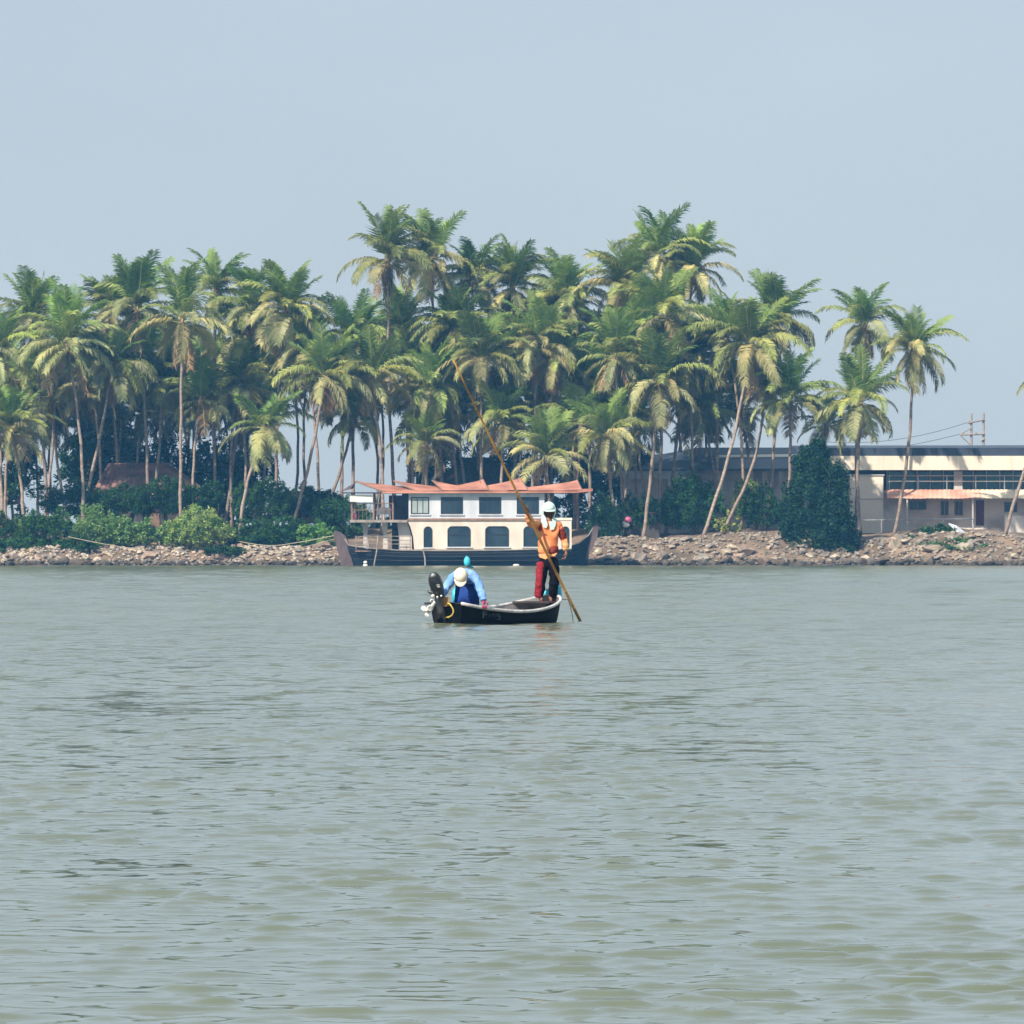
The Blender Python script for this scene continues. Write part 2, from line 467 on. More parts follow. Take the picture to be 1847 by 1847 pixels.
def build_water():
    NC, rows = 500, []
    d = 13.0
    while d < 482:
        rows.append(d)
        d += 0.017 * (d / 13.5) ** (1.0 if d < 45 else 1.35)
    ys = np.array(rows); NR = len(ys)
    dy = np.gradient(ys)
    k = np.linspace(-1, 1, NC)
    half = 2.0 + 0.098 * ys
    XX = k[None, :] * half[:, None]
    YY = np.repeat(ys[:, None], NC, 1)
    dx = (2 * half / (NC - 1))
    ZZ = np.zeros_like(XX)
    r = np.random.default_rng(5)
    NW = 110
    lam = np.exp(r.uniform(math.log(0.09), math.log(2.6), NW))
    th = r.normal(0.15, 1.0, NW)             # mostly running toward the viewer
    w = np.exp(-((np.log(lam) - math.log(0.22)) / 0.72) ** 2)
    sl = w * r.uniform(0.6, 1.4, NW)
    sl *= 0.072 * math.sqrt(2) / math.sqrt((sl ** 2).sum())
    ph = r.uniform(0, 6.28, NW)
    for i in range(NW):
        kk = 2 * math.pi / lam[i]
        att = np.clip((lam[i] / np.maximum(dy, 0.02) - 2.5) / 4.0, 0, 1) * np.clip((lam[i] / dx - 2.5) / 3.0, 0, 1)
        nz = att > 0
        if not nz.any(): continue
        a = sl[i] / kk
        ZZ[nz] += (a * att[nz])[:, None] * np.sin(kk * (XX[nz] * math.sin(th[i]) + YY[nz] * math.cos(th[i])) + ph[i])
    # farther out the mesh is coarser: wind waves a few rows long carry the slope there
    N2 = 70
    lam = np.exp(r.uniform(math.log(0.6), math.log(13.0), N2)); th = r.normal(0.1, 0.8, N2); ph = r.uniform(0, 6.28, N2)
    c = np.maximum(0.9, 5.0 * dy)
    W = np.exp(-((np.log(lam)[:, None] - np.log(c)[None, :]) / 0.45) ** 2)
    W = W / np.sqrt((W ** 2).sum(0))[None, :] * math.sqrt(2) * 0.070 * np.clip((ys - 28) / 35, 0, 1)[None, :]
    far = np.zeros_like(ZZ)
    for i in range(N2):
        kk = 2 * math.pi / lam[i]
        nz = W[i] > 1e-4
        if not nz.any(): continue
        far[nz] += (W[i][nz] / kk)[:, None] * np.sin(kk * (XX[nz] * math.sin(th[i]) + YY[nz] * math.cos(th[i])) + ph[i])
    # calmer and rougher patches, sharper crests
    g = np.zeros_like(ZZ)
    for q in range(16):
        l_ = math.exp(r.uniform(math.log(.9), math.log(7))); a_ = r.uniform(0, 6.28)
        g += np.sin(2 * math.pi / l_ * (XX * math.cos(a_) + YY * .6 * math.sin(a_)) + r.uniform(0, 6.28))
    ZZ *= np.clip(np.exp(.30 * g / g.std()) * .96, .6, 2.1)
    sg = float(ZZ[:600].std())
    ZZ = ZZ + 0.42 * (ZZ ** 2) / sg - 0.42 * sg
    ZZ = np.clip(ZZ, -3 * sg, 4.5 * sg) + np.clip(far, -.2, .25) * np.clip((520 - ys) / 300, .12, 1)[:, None]
    fade = np.clip((1 - np.abs(k)) / 0.05, 0, 1)[None, :] * np.clip((ys - 13) / 0.5, 0, 1)[:, None] * np.clip((482 - ys) / 6, 0, 1)[:, None]
    ZZ *= fade
    v = np.stack([XX, YY, ZZ], -1).reshape(-1, 3)
    i = np.arange(NR - 1)[:, None]; j = np.arange(NC - 1)[None, :]
    a = i * NC + j
    f = np.stack([a, a + 1, a + NC + 1, a + NC], -1).reshape(-1, 4)
    n0 = len(v)
    L0, R0 = (-half[0], ys[0]), (half[0], ys[0])
    L1, R1 = (-half[-1], ys[-1]), (half[-1], ys[-1])
    ext = np.array([[-700, -30, 0], [700, -30, 0], [-700, ys[0], 0], [L0[0], ys[0], 0], [R0[0], ys[0], 0], [700, ys[0], 0],
                    [-700, ys[-1], 0], [L1[0], ys[-1], 0], [R1[0], ys[-1], 0], [700, ys[-1], 0], [-700, 700, 0], [700, 700, 0]], float)
    ef = np.array([[0, 1, 4, 3], [0, 3, 2, 2], [1, 5, 4, 4], [2, 3, 7, 6], [4, 5, 9, 8], [6, 7, 10, 10], [7, 8, 11, 10], [8, 9, 11, 11]])
    v = np.vstack([v, ext])
    me = np_mesh('river_water', v, f, water_material(), True)
    # add the wide calm sheet with from_pydata-safe polygons
    me2 = bpy.data.meshes.new('tmp')
    faces = [tuple(dict.fromkeys(q)) for q in ef.tolist()]
    me2.from_pydata([tuple(p) for p in ext], [], faces)
    import bmesh
    bm = bmesh.new(); bm.from_mesh(me2)
    bmesh.ops.subdivide_edges(bm, edges=bm.edges, cuts=0)
    bm.free()
    o = link('river_water', me)
    tag(o, kind='structure')
    bm = bmesh.new(); bm.from_mesh(me); bm.verts.ensure_lookup_table()
    for q in faces:
        fc = bm.faces.new([bm.verts[n0 + t] for t in q]); fc.smooth = True
    bm.to_mesh(me); bm.free()
    bpy.data.meshes.remove(me2)
    return o


build_water()


# ------------------------------------------------------------------ ground
def sstep(t):
    t = np.clip(t, 0, 1)
    return t * t * (3 - 2 * t)


def shore(x): return 478.6 + 0.5 * np.sin(x * 0.23 + 1) + 0.35 * np.sin(x * 0.71)


def ground_z(x, y):
    x = np.asarray(x, float); y = np.asarray(y, float)
    u = y - shore(x)
    left = 1.35 * sstep(u / 3.2) + 1.5 * sstep((u - 3) / 9)
    right = (2.35 + 0.25 * np.sin(x * 0.4)) * sstep(u / 5.5) + 0.35 * sstep((u - 6) / 8)
    b = sstep((x - 4) / 5)
    h = left * (1 - b) + right * b
    h = np.where(u < 0, np.maximum(0.4 * u, -1.6), h)
    h = h + np.where(u > 0, 0.10 * np.sin(x * 1.7 + y * 0.8) * np.sin(x * 0.6 - y * 1.1) * np.clip(u / 2, 0, 1), 0)
    h = np.where(u > 95, h - (u - 95) * 0.3, h)
    return np.maximum(h, -1.6)


gx = np.concatenate([np.linspace(-300, -50, 26), np.arange(-49, 50, 0.45), np.linspace(50.5, 300, 26)])
gy = np.concatenate([np.arange(473, 500, 0.4), np.arange(500, 600, 3.0)])
GX, GY = np.meshgrid(gx, gy)
gv = np.stack([GX, GY, ground_z(GX, GY)], -1).reshape(-1, 3)
ni, nj = len(gy), len(gx)
ai = np.arange(ni - 1)[:, None] * nj + np.arange(nj - 1)[None, :]
gf = np.stack([ai, ai + 1, ai + nj + 1, ai + nj], -1).reshape(-1, 4)
tag(link('ground', np_mesh('ground', gv, gf, M['soil'], True)), kind='structure')


# ------------------------------------------------------------------ riprap stones
def stone_mesh(seed):
    import bmesh
    r = random.Random(seed)
    bm = bmesh.new()
    sx, sy, sz = r.uniform(.8, 1.25), r.uniform(.7, 1.1), r.uniform(.45, .8)
    for _ in range(15):
        p = Vector((r.gauss(0, 1), r.gauss(0, 1), r.gauss(0, 1))).normalized() * r.uniform(.75, 1)
        bm.verts.new((p.x * sx * .5, p.y * sy * .5, p.z * sz * .5))
    res = bmesh.ops.convex_hull(bm, input=bm.verts)
    bad = list({g for g in res['geom_interior'] + res['geom_unused'] if isinstance(g, bmesh.types.BMVert)})
    if bad: bmesh.ops.delete(bm, geom=bad, context='VERTS')
    me = bpy.data.meshes.new('stone')
    bm.to_mesh(me); bm.free()
    me.materials.append(M['stone'])
    return me


STONES = [stone_mesh(100 + i) for i in range(12)]


def embankment(name, label, px0, px1, n, top, smin, smax, rubble):
    cx = X((px0 + px1) / 2, 480)
    t = thing(name, label, 'rock embankment', (cx, 480, 0))
    x0, x1 = X(px0, 480), X(px1, 480)
    for i in range(n):
        x = x0 + (x1 - x0) * ((i + rnd.random()) / n)
        u = rnd.uniform(-0.3, top) if i % 3 else rnd.uniform(-0.4, 0.9)
        y = float(shore(x)) + u
        s = rnd.uniform(smin, smax) * (1.6 if rnd.random() < .12 else rnd.uniform(.7, 1.05))
        z = float(ground_z(x, y)) + s * 0.16
        o = link('stone', rnd.choice(STONES), t, (x - cx, y - 480, max(z, -0.05)),
                 (rnd.uniform(-.35, .35), rnd.uniform(-.35, .35), rnd.uniform(0, 6.28)), (s * rnd.uniform(.9, 1.3), s, s * rnd.uniform(.7, 1.1)))
        wet = z < 0.38
        tn = rnd.choice([(1, 1, 1), (1.05, 0.95, 0.88), (0.8, 0.8, 0.84), (1.12, 1.08, 1.0), (1.05, .9, .85)])
        if wet: tn = tuple(q * 0.45 for q in tn)
        o.color = (*tn, 1)
    # small rubble between them, one joined part
    vs = []; fs = []
    b = 0
    for i in range(rubble):
        x = rnd.uniform(x0, x1); u = rnd.uniform(-0.3, top + .6); y = float(shore(x)) + u
        s = rnd.uniform(.12, .34)
        z = float(ground_z(x, y)) + s * .2
        me = STONES[rnd.randrange(12)]
        rot = Matrix.Rotation(rnd.uniform(0, 6.28), 3, 'Z')
        for q in me.vertices:
            p = rot @ q.co
            vs.append((x - cx + p.x * s * 1.5, y - 480 + p.y * s * 1.5, z + p.z * s * 1.5))
        for pl in me.polygons:
            fs.append(tuple(b + k for k in pl.vertices))
        b += len(me.vertices)
    me = bpy.data.meshes.new('stone_rubble')
    me.from_pydata(vs, [], fs); me.materials.append(M['stone'])
    o = link('stone_rubble', me, t)
    tag(o, kind='stuff')


embankment('rock_embankment', 'low embankment of loose grey and tan stones under the green bushes left of the houseboat', -40, 660, 300, 3.4, .42, .95, 1500)
embankment('rock_embankment', 'pinkish tan stone slope right of the houseboat, below the long building', 1000, 1890, 300, 4.6, .45, 1.1, 1900)


# ------------------------------------------------------------------ coconut palms
def frond_mesh(e0, droop, seed, material, L=5.0, n=42, lw=0.125, ragged=0.0, hang=1.0):
    r = random.Random(seed)
    nseg = 12
    pts = []; tans = []
    p = Vector((0.12, 0, 0)); side = 0.0
    swing = r.uniform(-.25, .25)
    for i in range(nseg + 1):
        t = i / nseg
        e = e0 - droop * (t ** 1.25)
        side = swing * t
        d = Vector((math.cos(e) * math.cos(side), math.cos(e) * math.sin(side), math.sin(e)))
        pts.append(p.copy()); tans.append(d)
        p = p + d * (L / nseg)
    mb = MB()
    rr = [0.05 * (1 - 0.85 * i / nseg) + 0.008 for i in range(nseg + 1)]
    mb.tube(pts[::2], rr[::2], 3, cap=False)
    nr_f = len(mb.f)
    for i in range(n):
        t = 0.13 + 0.87 * (i + 0.5) / n
        x = t * nseg; k = min(int(x), nseg - 1); fr = x - k
        c = pts[k].lerp(pts[k + 1], fr); T = tans[k].lerp(tans[k + 1], fr).normalized()
        S0 = Vector((-T.y, T.x, 0))
        if S0.length < 1e-3: S0 = Vector((0, 1, 0))
        S0.normalize(); U = T.cross(S0) * -1
        if U.z < 0 and abs(T.z) < .95: U = -U
        for sg in (-1, 1):
            if r.random() < ragged: continue
            ln = 1.34 * (math.sin(math.pi * (0.16 + 0.76 * t)) ** 0.6) * r.uniform(.82, 1.12)
            d1 = (T * (0.35 + 0.6 * t) + S0 * sg * 0.95 + U * r.uniform(.0, .35)).normalized()
            g = hang * r.uniform(.7, 1.3)
            d2 = (d1 * 0.7 + Vector((0, 0, -1.0)) * g * 0.8 + T * 0.15).normalized()
            w = lw * r.uniform(.8, 1.15)
            a = c; b = c + d1 * ln * .45; e = b + d2 * ln * .55
            tw = (T + U * r.uniform(-.5, .5)).normalized()
            i0 = len(mb.v)
            mb.v += [tuple(a - tw * w * .4), tuple(a + tw * w * .4), tuple(b + tw * w * .5), tuple(b - tw * w * .5), tuple(e)]
            mb.f += [(i0, i0 + 1, i0 + 2, i0 + 3), (i0 + 3, i0 + 2, i0 + 4)]
    me = bpy.data.meshes.new('frond')
    me.from_pydata(mb.v, [], mb.f)
    me.materials.append(material); me.materials.append(M['rachis'])
    mi = [1 if q < nr_f else 0 for q in range(len(mb.f))]
    me.polygons.foreach_set('material_index', mi)
    me.update()
    return me


R_ = math.radians
FR = {'spear': [], 'up': [], 'arch': [], 'out': [], 'low': [], 'hang': [], 'dead': []}
for s in range(3):
    FR['spear'].append(frond_mesh(R_(84), R_(20), 10 + s, M['frond_young'], 4.3, 26, .13, hang=.15))
    FR['up'].append(frond_mesh(R_(74), R_(30 + 12 * s), 20 + s, M['frond_young'], 5.0, hang=.6))
    FR['arch'].append(frond_mesh(R_(54), R_(84 + 10 * s), 30 + s, M['frond_mid'], 5.5, hang=.9))
    FR['out'].append(frond_mesh(R_(28), R_(98), 40 + s, M['frond_mid' if s else 'frond_old'], 5.3, hang=1.2))
    FR['low'].append(frond_mesh(R_(0), R_(78), 50 + s, M['frond_old'], 4.9, hang=1.2))
    FR['hang'].append(frond_mesh(R_(-34), R_(48), 60 + s, M['frond_old'], 4.3, ragged=.08, hang=1.0))
    FR['dead'].append(frond_mesh(R_(-66), R_(22), 70 + s, M['frond_dead'], 3.8, 28, ragged=.2, hang=.6))

hb = MB()
for k in range(7):
    a = k * 2.4
    hb.ell((.22 * math.cos(a), .22 * math.sin(a), -.28 - .07 * (k % 3)), .13, .13, .16, 7, 5)
NUTS = hb.mesh('coconut_bunch', M['coconut'], smooth=True)
cb = MB()
cb.tube([(0, 0, -.75), (0, 0, -.3), (0, 0, .1), (0, 0, .75)], [.15, .24, .2, .05], 8)
HEART = cb.mesh('crown_heart', M['heart'], smooth=True)


def palm(px, py, D, bx, by=None, R=1.0, bend=0, lab='', group=None, green=0.0, dead=2, full=1.0, seed=0, tr=.145, dark=1.0):
    """hub at pixel (px,py), trunk foot at pixel column bx"""
    r = random.Random(seed * 7 + 3)
    base_x = X(bx, D)
    bz = float(ground_z(base_x, D)) - 0.15
    t = thing('coconut_palm', lab, 'palm tree', (base_x, D, bz), group)
    hub = Vector((X(px, D) - base_x, r.uniform(-.6, .6), Z(py, D) - bz))
    pts = []
    for i in range(15):
        q = i / 14
        s = q * q * (1 - .35) + q * .35
        x = hub.x * (s * .8 + q * .2) + math.sin(q * math.pi) * bend / F * D
        pts.append(Vector((x + .03 * math.sin(i * 1.9 + seed), hub.y * q, hub.z * q)))
    rad = [tr * (1.35 if i == 0 else 1.0 - .36 * i / 14) * (1 + .06 * (i % 2)) for i in range(15)]
    mb = MB().tube(pts, rad, 8)
    o = link('trunk', mb.mesh('trunk', M['trunk'], smooth=True), t)
    g = r.uniform(.8, 1.1)
    o.color = (g, g * .97, g * .95, 1)
    axis = (pts[-1] - pts[-3]).normalized()
    tilt = axis.to_track_quat('Z', 'Y').to_matrix().to_euler()
    tx, ty = math.atan2(-axis.y, axis.z) * .6, math.atan2(axis.x, axis.z) * .6
    link('crown_heart', HEART, t, hub, None, (1, 1, 1))
    if r.random() < .7: link('coconut_bunch', NUTS, t, hub + Vector((0, -.05, -.1)), (0, 0, r.uniform(0, 6)), (1.2, 1.2, 1.2))
    age = r.choice((.8, 1.0, 1.15, 1.3))
    plan = [('spear', r.randint(2, 4)), ('up', r.randint(7, 11)), ('arch', r.randint(5, 10)), ('out', r.randint(4, 8)), ('low', r.randint(4, 8)), ('hang', r.randint(2, 6)), ('dead', dead)]
    az = r.uniform(0, 6.28)
    base_tint = (1.06 - .20 * green, 1.06, 1.0 - .1 * green)
    br = r.uniform(.8, 1.2) * dark  # dark puts the shade inside the grove into the frond colour
    gap = r.uniform(0, 6.28)
    wx, wy = r.uniform(-.12, .12), r.uniform(-.12, .12)
    for kind, cnt in plan:
        cnt = max(1, round(cnt * full * age)) if cnt else 0
        for i in range(cnt):
            az += 2.399963 + r.uniform(-.25, .25)
            if kind in ('out', 'low', 'arch') and math.cos(az - gap) > .86 and r.random() < .8: continue
            s = R * .95 * r.uniform(.74, 1.12)
            fr = link('frond', r.choice(FR[kind]), t, hub + Vector((0, 0, r.uniform(-.15, .25))),
                      (tx + wx + r.uniform(-.26, .26), ty + wy + r.uniform(-.26, .26), az), (s, s * r.uniform(.8, 1.25), s))
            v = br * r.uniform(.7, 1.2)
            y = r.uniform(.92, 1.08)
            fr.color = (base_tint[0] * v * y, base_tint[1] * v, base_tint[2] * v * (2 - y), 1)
    return t


# (hub px, hub py, distance, foot px, size, bend px, green, dead, label)
PALMS = [
    (121, 623, 487, 150, 1.02, 6, .9, 3, 'large coconut palm with a slim leaning brown trunk, second tall crown from the left edge'),
    (21, 775, 485, 42, .86, 4, .5, 2, 'short coconut palm at the left edge with yellow arching fronds low over the bushes'),
    (-8, 640, 488, 4, 1.0, 0, .8, 1, 'coconut palm cut off by the left edge of the photo'),
    (249, 562, 492, 268, 1.0, 2, .9, 2, 'tall bright green coconut palm whose crown tops the left grove'),
    (328, 580, 486, 325, .98, 0, .4, 5, 'coconut palm with straight pale trunk and hanging reddish dead fronds in the left grove'),
    (390, 527, 496, 392, .86, -6, .7, 2, 'tall coconut palm behind, crown just right of the bright green leftmost peak'),
    (515, 561, 490, 500, .98, -6, .3, 3, 'tall coconut palm with yellow drooping fronds above the short orange-fronded palm'),
    (478, 775, 484, 430, .86, -4, .9, 0, 'short bright green coconut palm with one orange dead frond hanging from it'),
    (588, 679, 486, 521, .94, 14, .3, 3, 'coconut palm on a strongly leaning bare trunk left of the houseboat roof'),
    (670, 688, 487, 690, .94, 5, .4, 3, 'coconut palm with khaki fronds directly above the left end of the houseboat roof'),
    (645, 612, 496, 640, .86, -5, .6, 1, 'green coconut palm behind and above the houseboat left end, half hidden'),
    (700, 470, 492, 716, .98, -8, .15, 4, 'tallest coconut palm, ragged top crown of the middle grove'),
    (777, 470, 494, 802, .90, -4, .1, 3, 'tall coconut palm with a crooked pale trunk just right of the tallest one'),
    (850, 500, 499, 862, .82, 3, .6, 1, 'smaller distant dark green palm crown right of the two tallest palms'),
    (925, 522, 498, 930, .86, 0, .5, 2, 'distant palm crown with upright dark green fronds over the middle of the grove'),
    (870, 648, 488, 872, .92, -4, .4, 3, 'coconut palm whose crown stands behind the upper end of the bamboo pole'),
    (968, 624, 490, 958, .88, 2, .3, 4, 'coconut palm with long hanging khaki fronds right of the bamboo pole'),
    (1022, 541, 496, 1036, .90, 4, .3, 4, 'coconut palm with a dark hanging dead frond on the right shoulder of the middle grove'),
    (1126, 520, 494, 1150, .92, 0, .0, 3, 'yellowish coconut palm just left of the high right-hand peak of the grove'),
    (1189, 462, 494, 1172, .92, 3, .5, 1, 'highest palm crown of the right-hand group, dark green pointed top'),
    (1250, 486, 495, 1200, .84, 10, .3, 3, 'tall palm with loose fronds spreading right from the high right-hand peak'),
    (1203, 572, 489, 1188, .92, 0, .3, 3, 'khaki coconut palm below the two high right-hand crowns'),
    (1110, 645, 488, 1128, .88, -4, .6, 2, 'coconut palm with wide flat fronds left of the one with very long drooping fronds'),
    (1188, 690, 485, 1160, 1.0, 6, .3, 4, 'coconut palm with very long tan drooping fronds above the dark warehouse roof end'),
    (1354, 621, 485, 1268, 1.08, 22, .25, 3, 'big coconut palm on a long curved leaning trunk rooted in the stone slope'),
    (1400, 582, 494, 1384, .98, 8, .3, 2, 'coconut palm standing close behind the big curved-trunk palm'),
    (1425, 724, 487, 1418, .86, 4, .9, 2, 'dark palm with a straight trunk beside the large dark round tree'),
    (1559, 588, 493, 1552, .84, -10, .7, 2, 'coconut palm with dark ragged crown above the warehouse, second from right of the grove'),
    (1551, 728, 484, 1544, .92, 0, .5, 3, 'lower coconut palm with straight thin trunk crossing the cream wall block'),
    (1646, 634, 485, 1612, .84, 14, .3, 3, 'rightmost whole coconut palm, its curved trunk standing clear against the sky'),
    (1912, 690, 486, 1812, .84, 6, .4, 2, 'palm leaning out past the right edge, only frond tips and a slanting trunk showing'),
    (768, 803, 487, 770, .66, 0, .2, 1, 'small thin palm standing behind the houseboat roof left half'),
    (777, 703, 490, 752, .84, 6, .6, 1, 'mid-height green palm left of the bamboo pole top'),
    (985, 826, 484, 1002, .84, -4, .4, 1, 'low young palm behind the houseboat roof right half, broad yellow-green fronds'),
    (905, 765, 488, 898, .84, 4, .6, 1, 'low coconut palm between pole and low young palm, dark inner fronds'),
    (1093, 790, 486, 1120, .86, -8, .4, 2, 'low palm with yellowish fronds just right of the houseboat'),
    (1380, 700, 488, 1300, .62, 30, .2, 1, 'small palm with a pinkish leaning trunk beside the curved one'),
    (205, 660, 490, 140, .9, 12, .6, 2, 'mid-height palm between the first and third big left crowns'),
    (60, 580, 494, 86, .88, 0, .5, 2, 'palm with khaki fronds behind the left edge group'),
    (440, 610, 495, 405, .92, 8, .3, 3, 'mid-height palm with tan drooping fronds in the centre of the left grove'),
    (1290, 640, 494, 1290, .82, 4, .3, 2, 'palm filling the notch left of the big curved-trunk palm'),
    (1490, 770, 490, 1470, .7, 4, .9, 1, 'low dark palm rising just behind the large dark round tree'),
    (1060, 700, 493, 1065, .85, 0, .5, 2, 'mid-height palm behind, right of the hanging khaki palm'),
    (725, 600, 497, 740, .9, 0, .5, 2, 'palm crown in shade directly under the tallest palm'),
    (640, 755, 494, 575, .7, 12, .9, 0, 'dark low palm silhouetted against the sky gap left of the houseboat roof'),
]
for i, (px, py, D, bx, R, bend, gr, dd, lab) in enumerate(PALMS):
    palm(px, py, D, bx, None, R, bend, lab, 'coconut palms along the far bank', gr, dd, 1.0, seed=i + 1)

# second row at mid height, between and just behind the front crowns
MID = [(90, 715), (165, 705), (292, 690), (362, 722), (432, 705), (548, 640), (620, 700), (738, 690), (822, 600), (826, 745), (930, 700), (1000, 655), (1048, 770),
       (1150, 610), (1245, 660), (1150, 765), (1262, 745), (1335, 735), (200, 575), (455, 560), (995, 590), (1310, 610)]
MIDL = ['left of the slim brown trunk', 'right of the slim brown trunk', 'left of the reddish dead fronds', 'right of the reddish dead fronds', 'above the brightest bush',
        'below the yellow drooping fronds', 'left of the houseboat roof tip', 'below the tallest palm', 'left of the bamboo pole tip high up', 'crossed by the upper bamboo pole',
        'right of the middle of the bamboo pole', 'below the hanging khaki fronds', 'above the houseboat roof right tip', 'below the highest right-hand crown',
        'right of the very long tan fronds, high', 'left of the very long tan fronds, low', 'above the warehouse roof end', 'beside the big curved trunk, low',
        'left of the bright green leftmost peak', 'left of the yellow drooping fronds, high', 'on the middle skyline right of the pole', 'in the notch left of the big curved palm']
for i, (x, y) in enumerate(MID):
    rq = random.Random(500 + i)
    palm(x, y, rq.uniform(489.5, 498), x + rq.uniform(-38, 38), None, rq.uniform(.72, .98), rq.uniform(-16, 16),
         'second-row coconut palm ' + MIDL[i], 'second row coconut palms', rq.uniform(.1, .8), rq.choice((1, 2, 4)), 1.0, seed=500 + i, tr=.13, dark=.95)

# rear rows: crowns that fill the grove behind
rr = random.Random(99)
LMK = ['the left edge of the grove', 'the short edge palm', 'the slim leaning brown trunk', 'the left end of the hut', 'the bright green leftmost peak',
       'the three close trunks', 'the reddish dead fronds', 'the shaded broadleaf tree', 'the brightest bush', 'the orange dead frond', 'the yellow drooping fronds',
       'the far low shed', 'the leaning bare trunk', 'the houseboat balcony', 'the left tip of the houseboat roof', 'the tallest palm', 'the small thin palm',
       'the crooked pale trunk', 'the top of the bamboo pole', 'the middle of the bamboo pole', 'the raised hand on the pole', 'the hanging khaki fronds',
       'the low young palm', 'the right end of the houseboat roof', 'the dark bush by the stern', 'the pink tub', 'the twin trunks', 'the very long tan fronds',
       'the warehouse roof end', 'the notch left of the curved trunk', 'the long curved trunk']
REAR = []
for i in range(31):
    x = 8 + i * 42.5 + rr.uniform(-16, 16)
    top = np.interp(x, [0, 120, 300, 520, 640, 750, 900, 1050, 1180, 1320], [660, 640, 610, 640, 660, 600, 610, 620, 590, 690])
    y = top + rr.uniform(10, 95)
    if 490 < x < 720: y = top + rr.uniform(0, 45)
    REAR.append((x, y))
for i, (x, y) in enumerate(REAR):
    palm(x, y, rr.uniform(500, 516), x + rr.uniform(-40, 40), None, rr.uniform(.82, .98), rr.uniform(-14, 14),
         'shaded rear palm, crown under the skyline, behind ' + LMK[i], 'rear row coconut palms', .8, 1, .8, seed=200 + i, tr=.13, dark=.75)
LOW = [(x + rr.uniform(-10, 10), rr.uniform(705, 800)) for x in list(range(20, 480, 38)) + list(range(760, 1130, 42))]
for i, (x, y) in enumerate(LOW):
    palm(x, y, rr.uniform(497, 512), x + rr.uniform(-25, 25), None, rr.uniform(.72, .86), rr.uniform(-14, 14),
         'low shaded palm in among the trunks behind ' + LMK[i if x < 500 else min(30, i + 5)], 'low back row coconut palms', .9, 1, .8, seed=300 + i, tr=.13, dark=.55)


# ------------------------------------------------------------------ bushes and broadleaf trees
def leaf_cloud(n, blobs, size, seed, flat=.5):
    """blobs: (cx,cy,cz,rx,ry,rz); leaf-sized quads through each blob's shell, with clumps"""
    r = np.random.default_rng(seed)
    vol = np.array([b[3] * b[5] + b[4] * b[5] for b in blobs]); vol = vol / vol.sum()
    cs = []
    for b, s in zip(blobs, vol):
        m = int(n * s)
        ncl = max(6, m // 45)
        d = r.normal(size=(ncl, 3)); d /= np.linalg.norm(d, axis=1)[:, None]
        rad = r.uniform(.55, 1.0, (ncl, 1)) ** .6
        rad = rad * (1 + .14 * np.sin(d[:, :1] * 5 + seed) * np.cos(d[:, 2:] * 4))
        cc = d * rad
        idx = r.integers(0, ncl, m)
        p = cc[idx] + r.normal(size=(m, 3)) * .10
        cs.append(p * np.array(b[3:6]) + np.array(b[:3]))
    c = np.vstack(cs); m = len(c)
    nrm = r.normal(size=(m, 3)); nrm[:, 2] = np.abs(nrm[:, 2]) + flat
    nrm /= np.linalg.norm(nrm, axis=1)[:, None]
    a = np.cross(nrm, r.normal(size=(m, 3))); a /= np.linalg.norm(a, axis=1)[:, None]
    b_ = np.cross(nrm, a)
    s = size * r.uniform(.6, 1.3, (m, 1))
    v = np.stack([c - a * s, c - b_ * s * .45, c + a * s, c + b_ * s * .45], 1).reshape(-1, 3)
    f = np.arange(m * 4).reshape(-1, 4)
    return v, f


def bush(name, px, py_base, D, w, h, label, cat, material, seed, n=1500, size=.16, tint=(1, 1, 1), group=None, trunk=False, lobes=4, dep=None, blobs=None):
    x = X(px, D); bz = float(ground_z(x, D)) if py_base is None else Z(py_base, D)
    t = thing(name, label, cat, (x, D, bz), group)
    r = random.Random(seed)
    dep = dep or w * .4
    bl = []
    for k in range(lobes):
        q = (k + .5) / lobes - .5
        hh = h * r.uniform(.62, 1.0) * (1 - .8 * q * q)
        bl.append((q * w * .85, r.uniform(-.3, .3) * dep, hh * .55, w / lobes * r.uniform(.8, 1.05), dep * .7, hh * .5))
    bl.append((0, 0, h * .35, w * .46, dep * .7, h * .36))
    v, f = leaf_cloud(n, blobs or bl, size, seed)
    o = link('foliage', np_mesh('foliage', v, f, material), t)
    o.color = (*tint, 1)
    mb = MB()
    for k in range(5):
        a = r.uniform(-1, 1)
        mb.tube([(a * .15 * w, 0, -.2), (a * .3 * w, r.uniform(-.2, .2), h * .35), (a * .4 * w, r.uniform(-.3, .3), h * .7)],
                [.05 if not trunk else .16, .04 if not trunk else .11, .015], 5)
    link('stem', mb.mesh('stem', M['twig']), t)
    return t


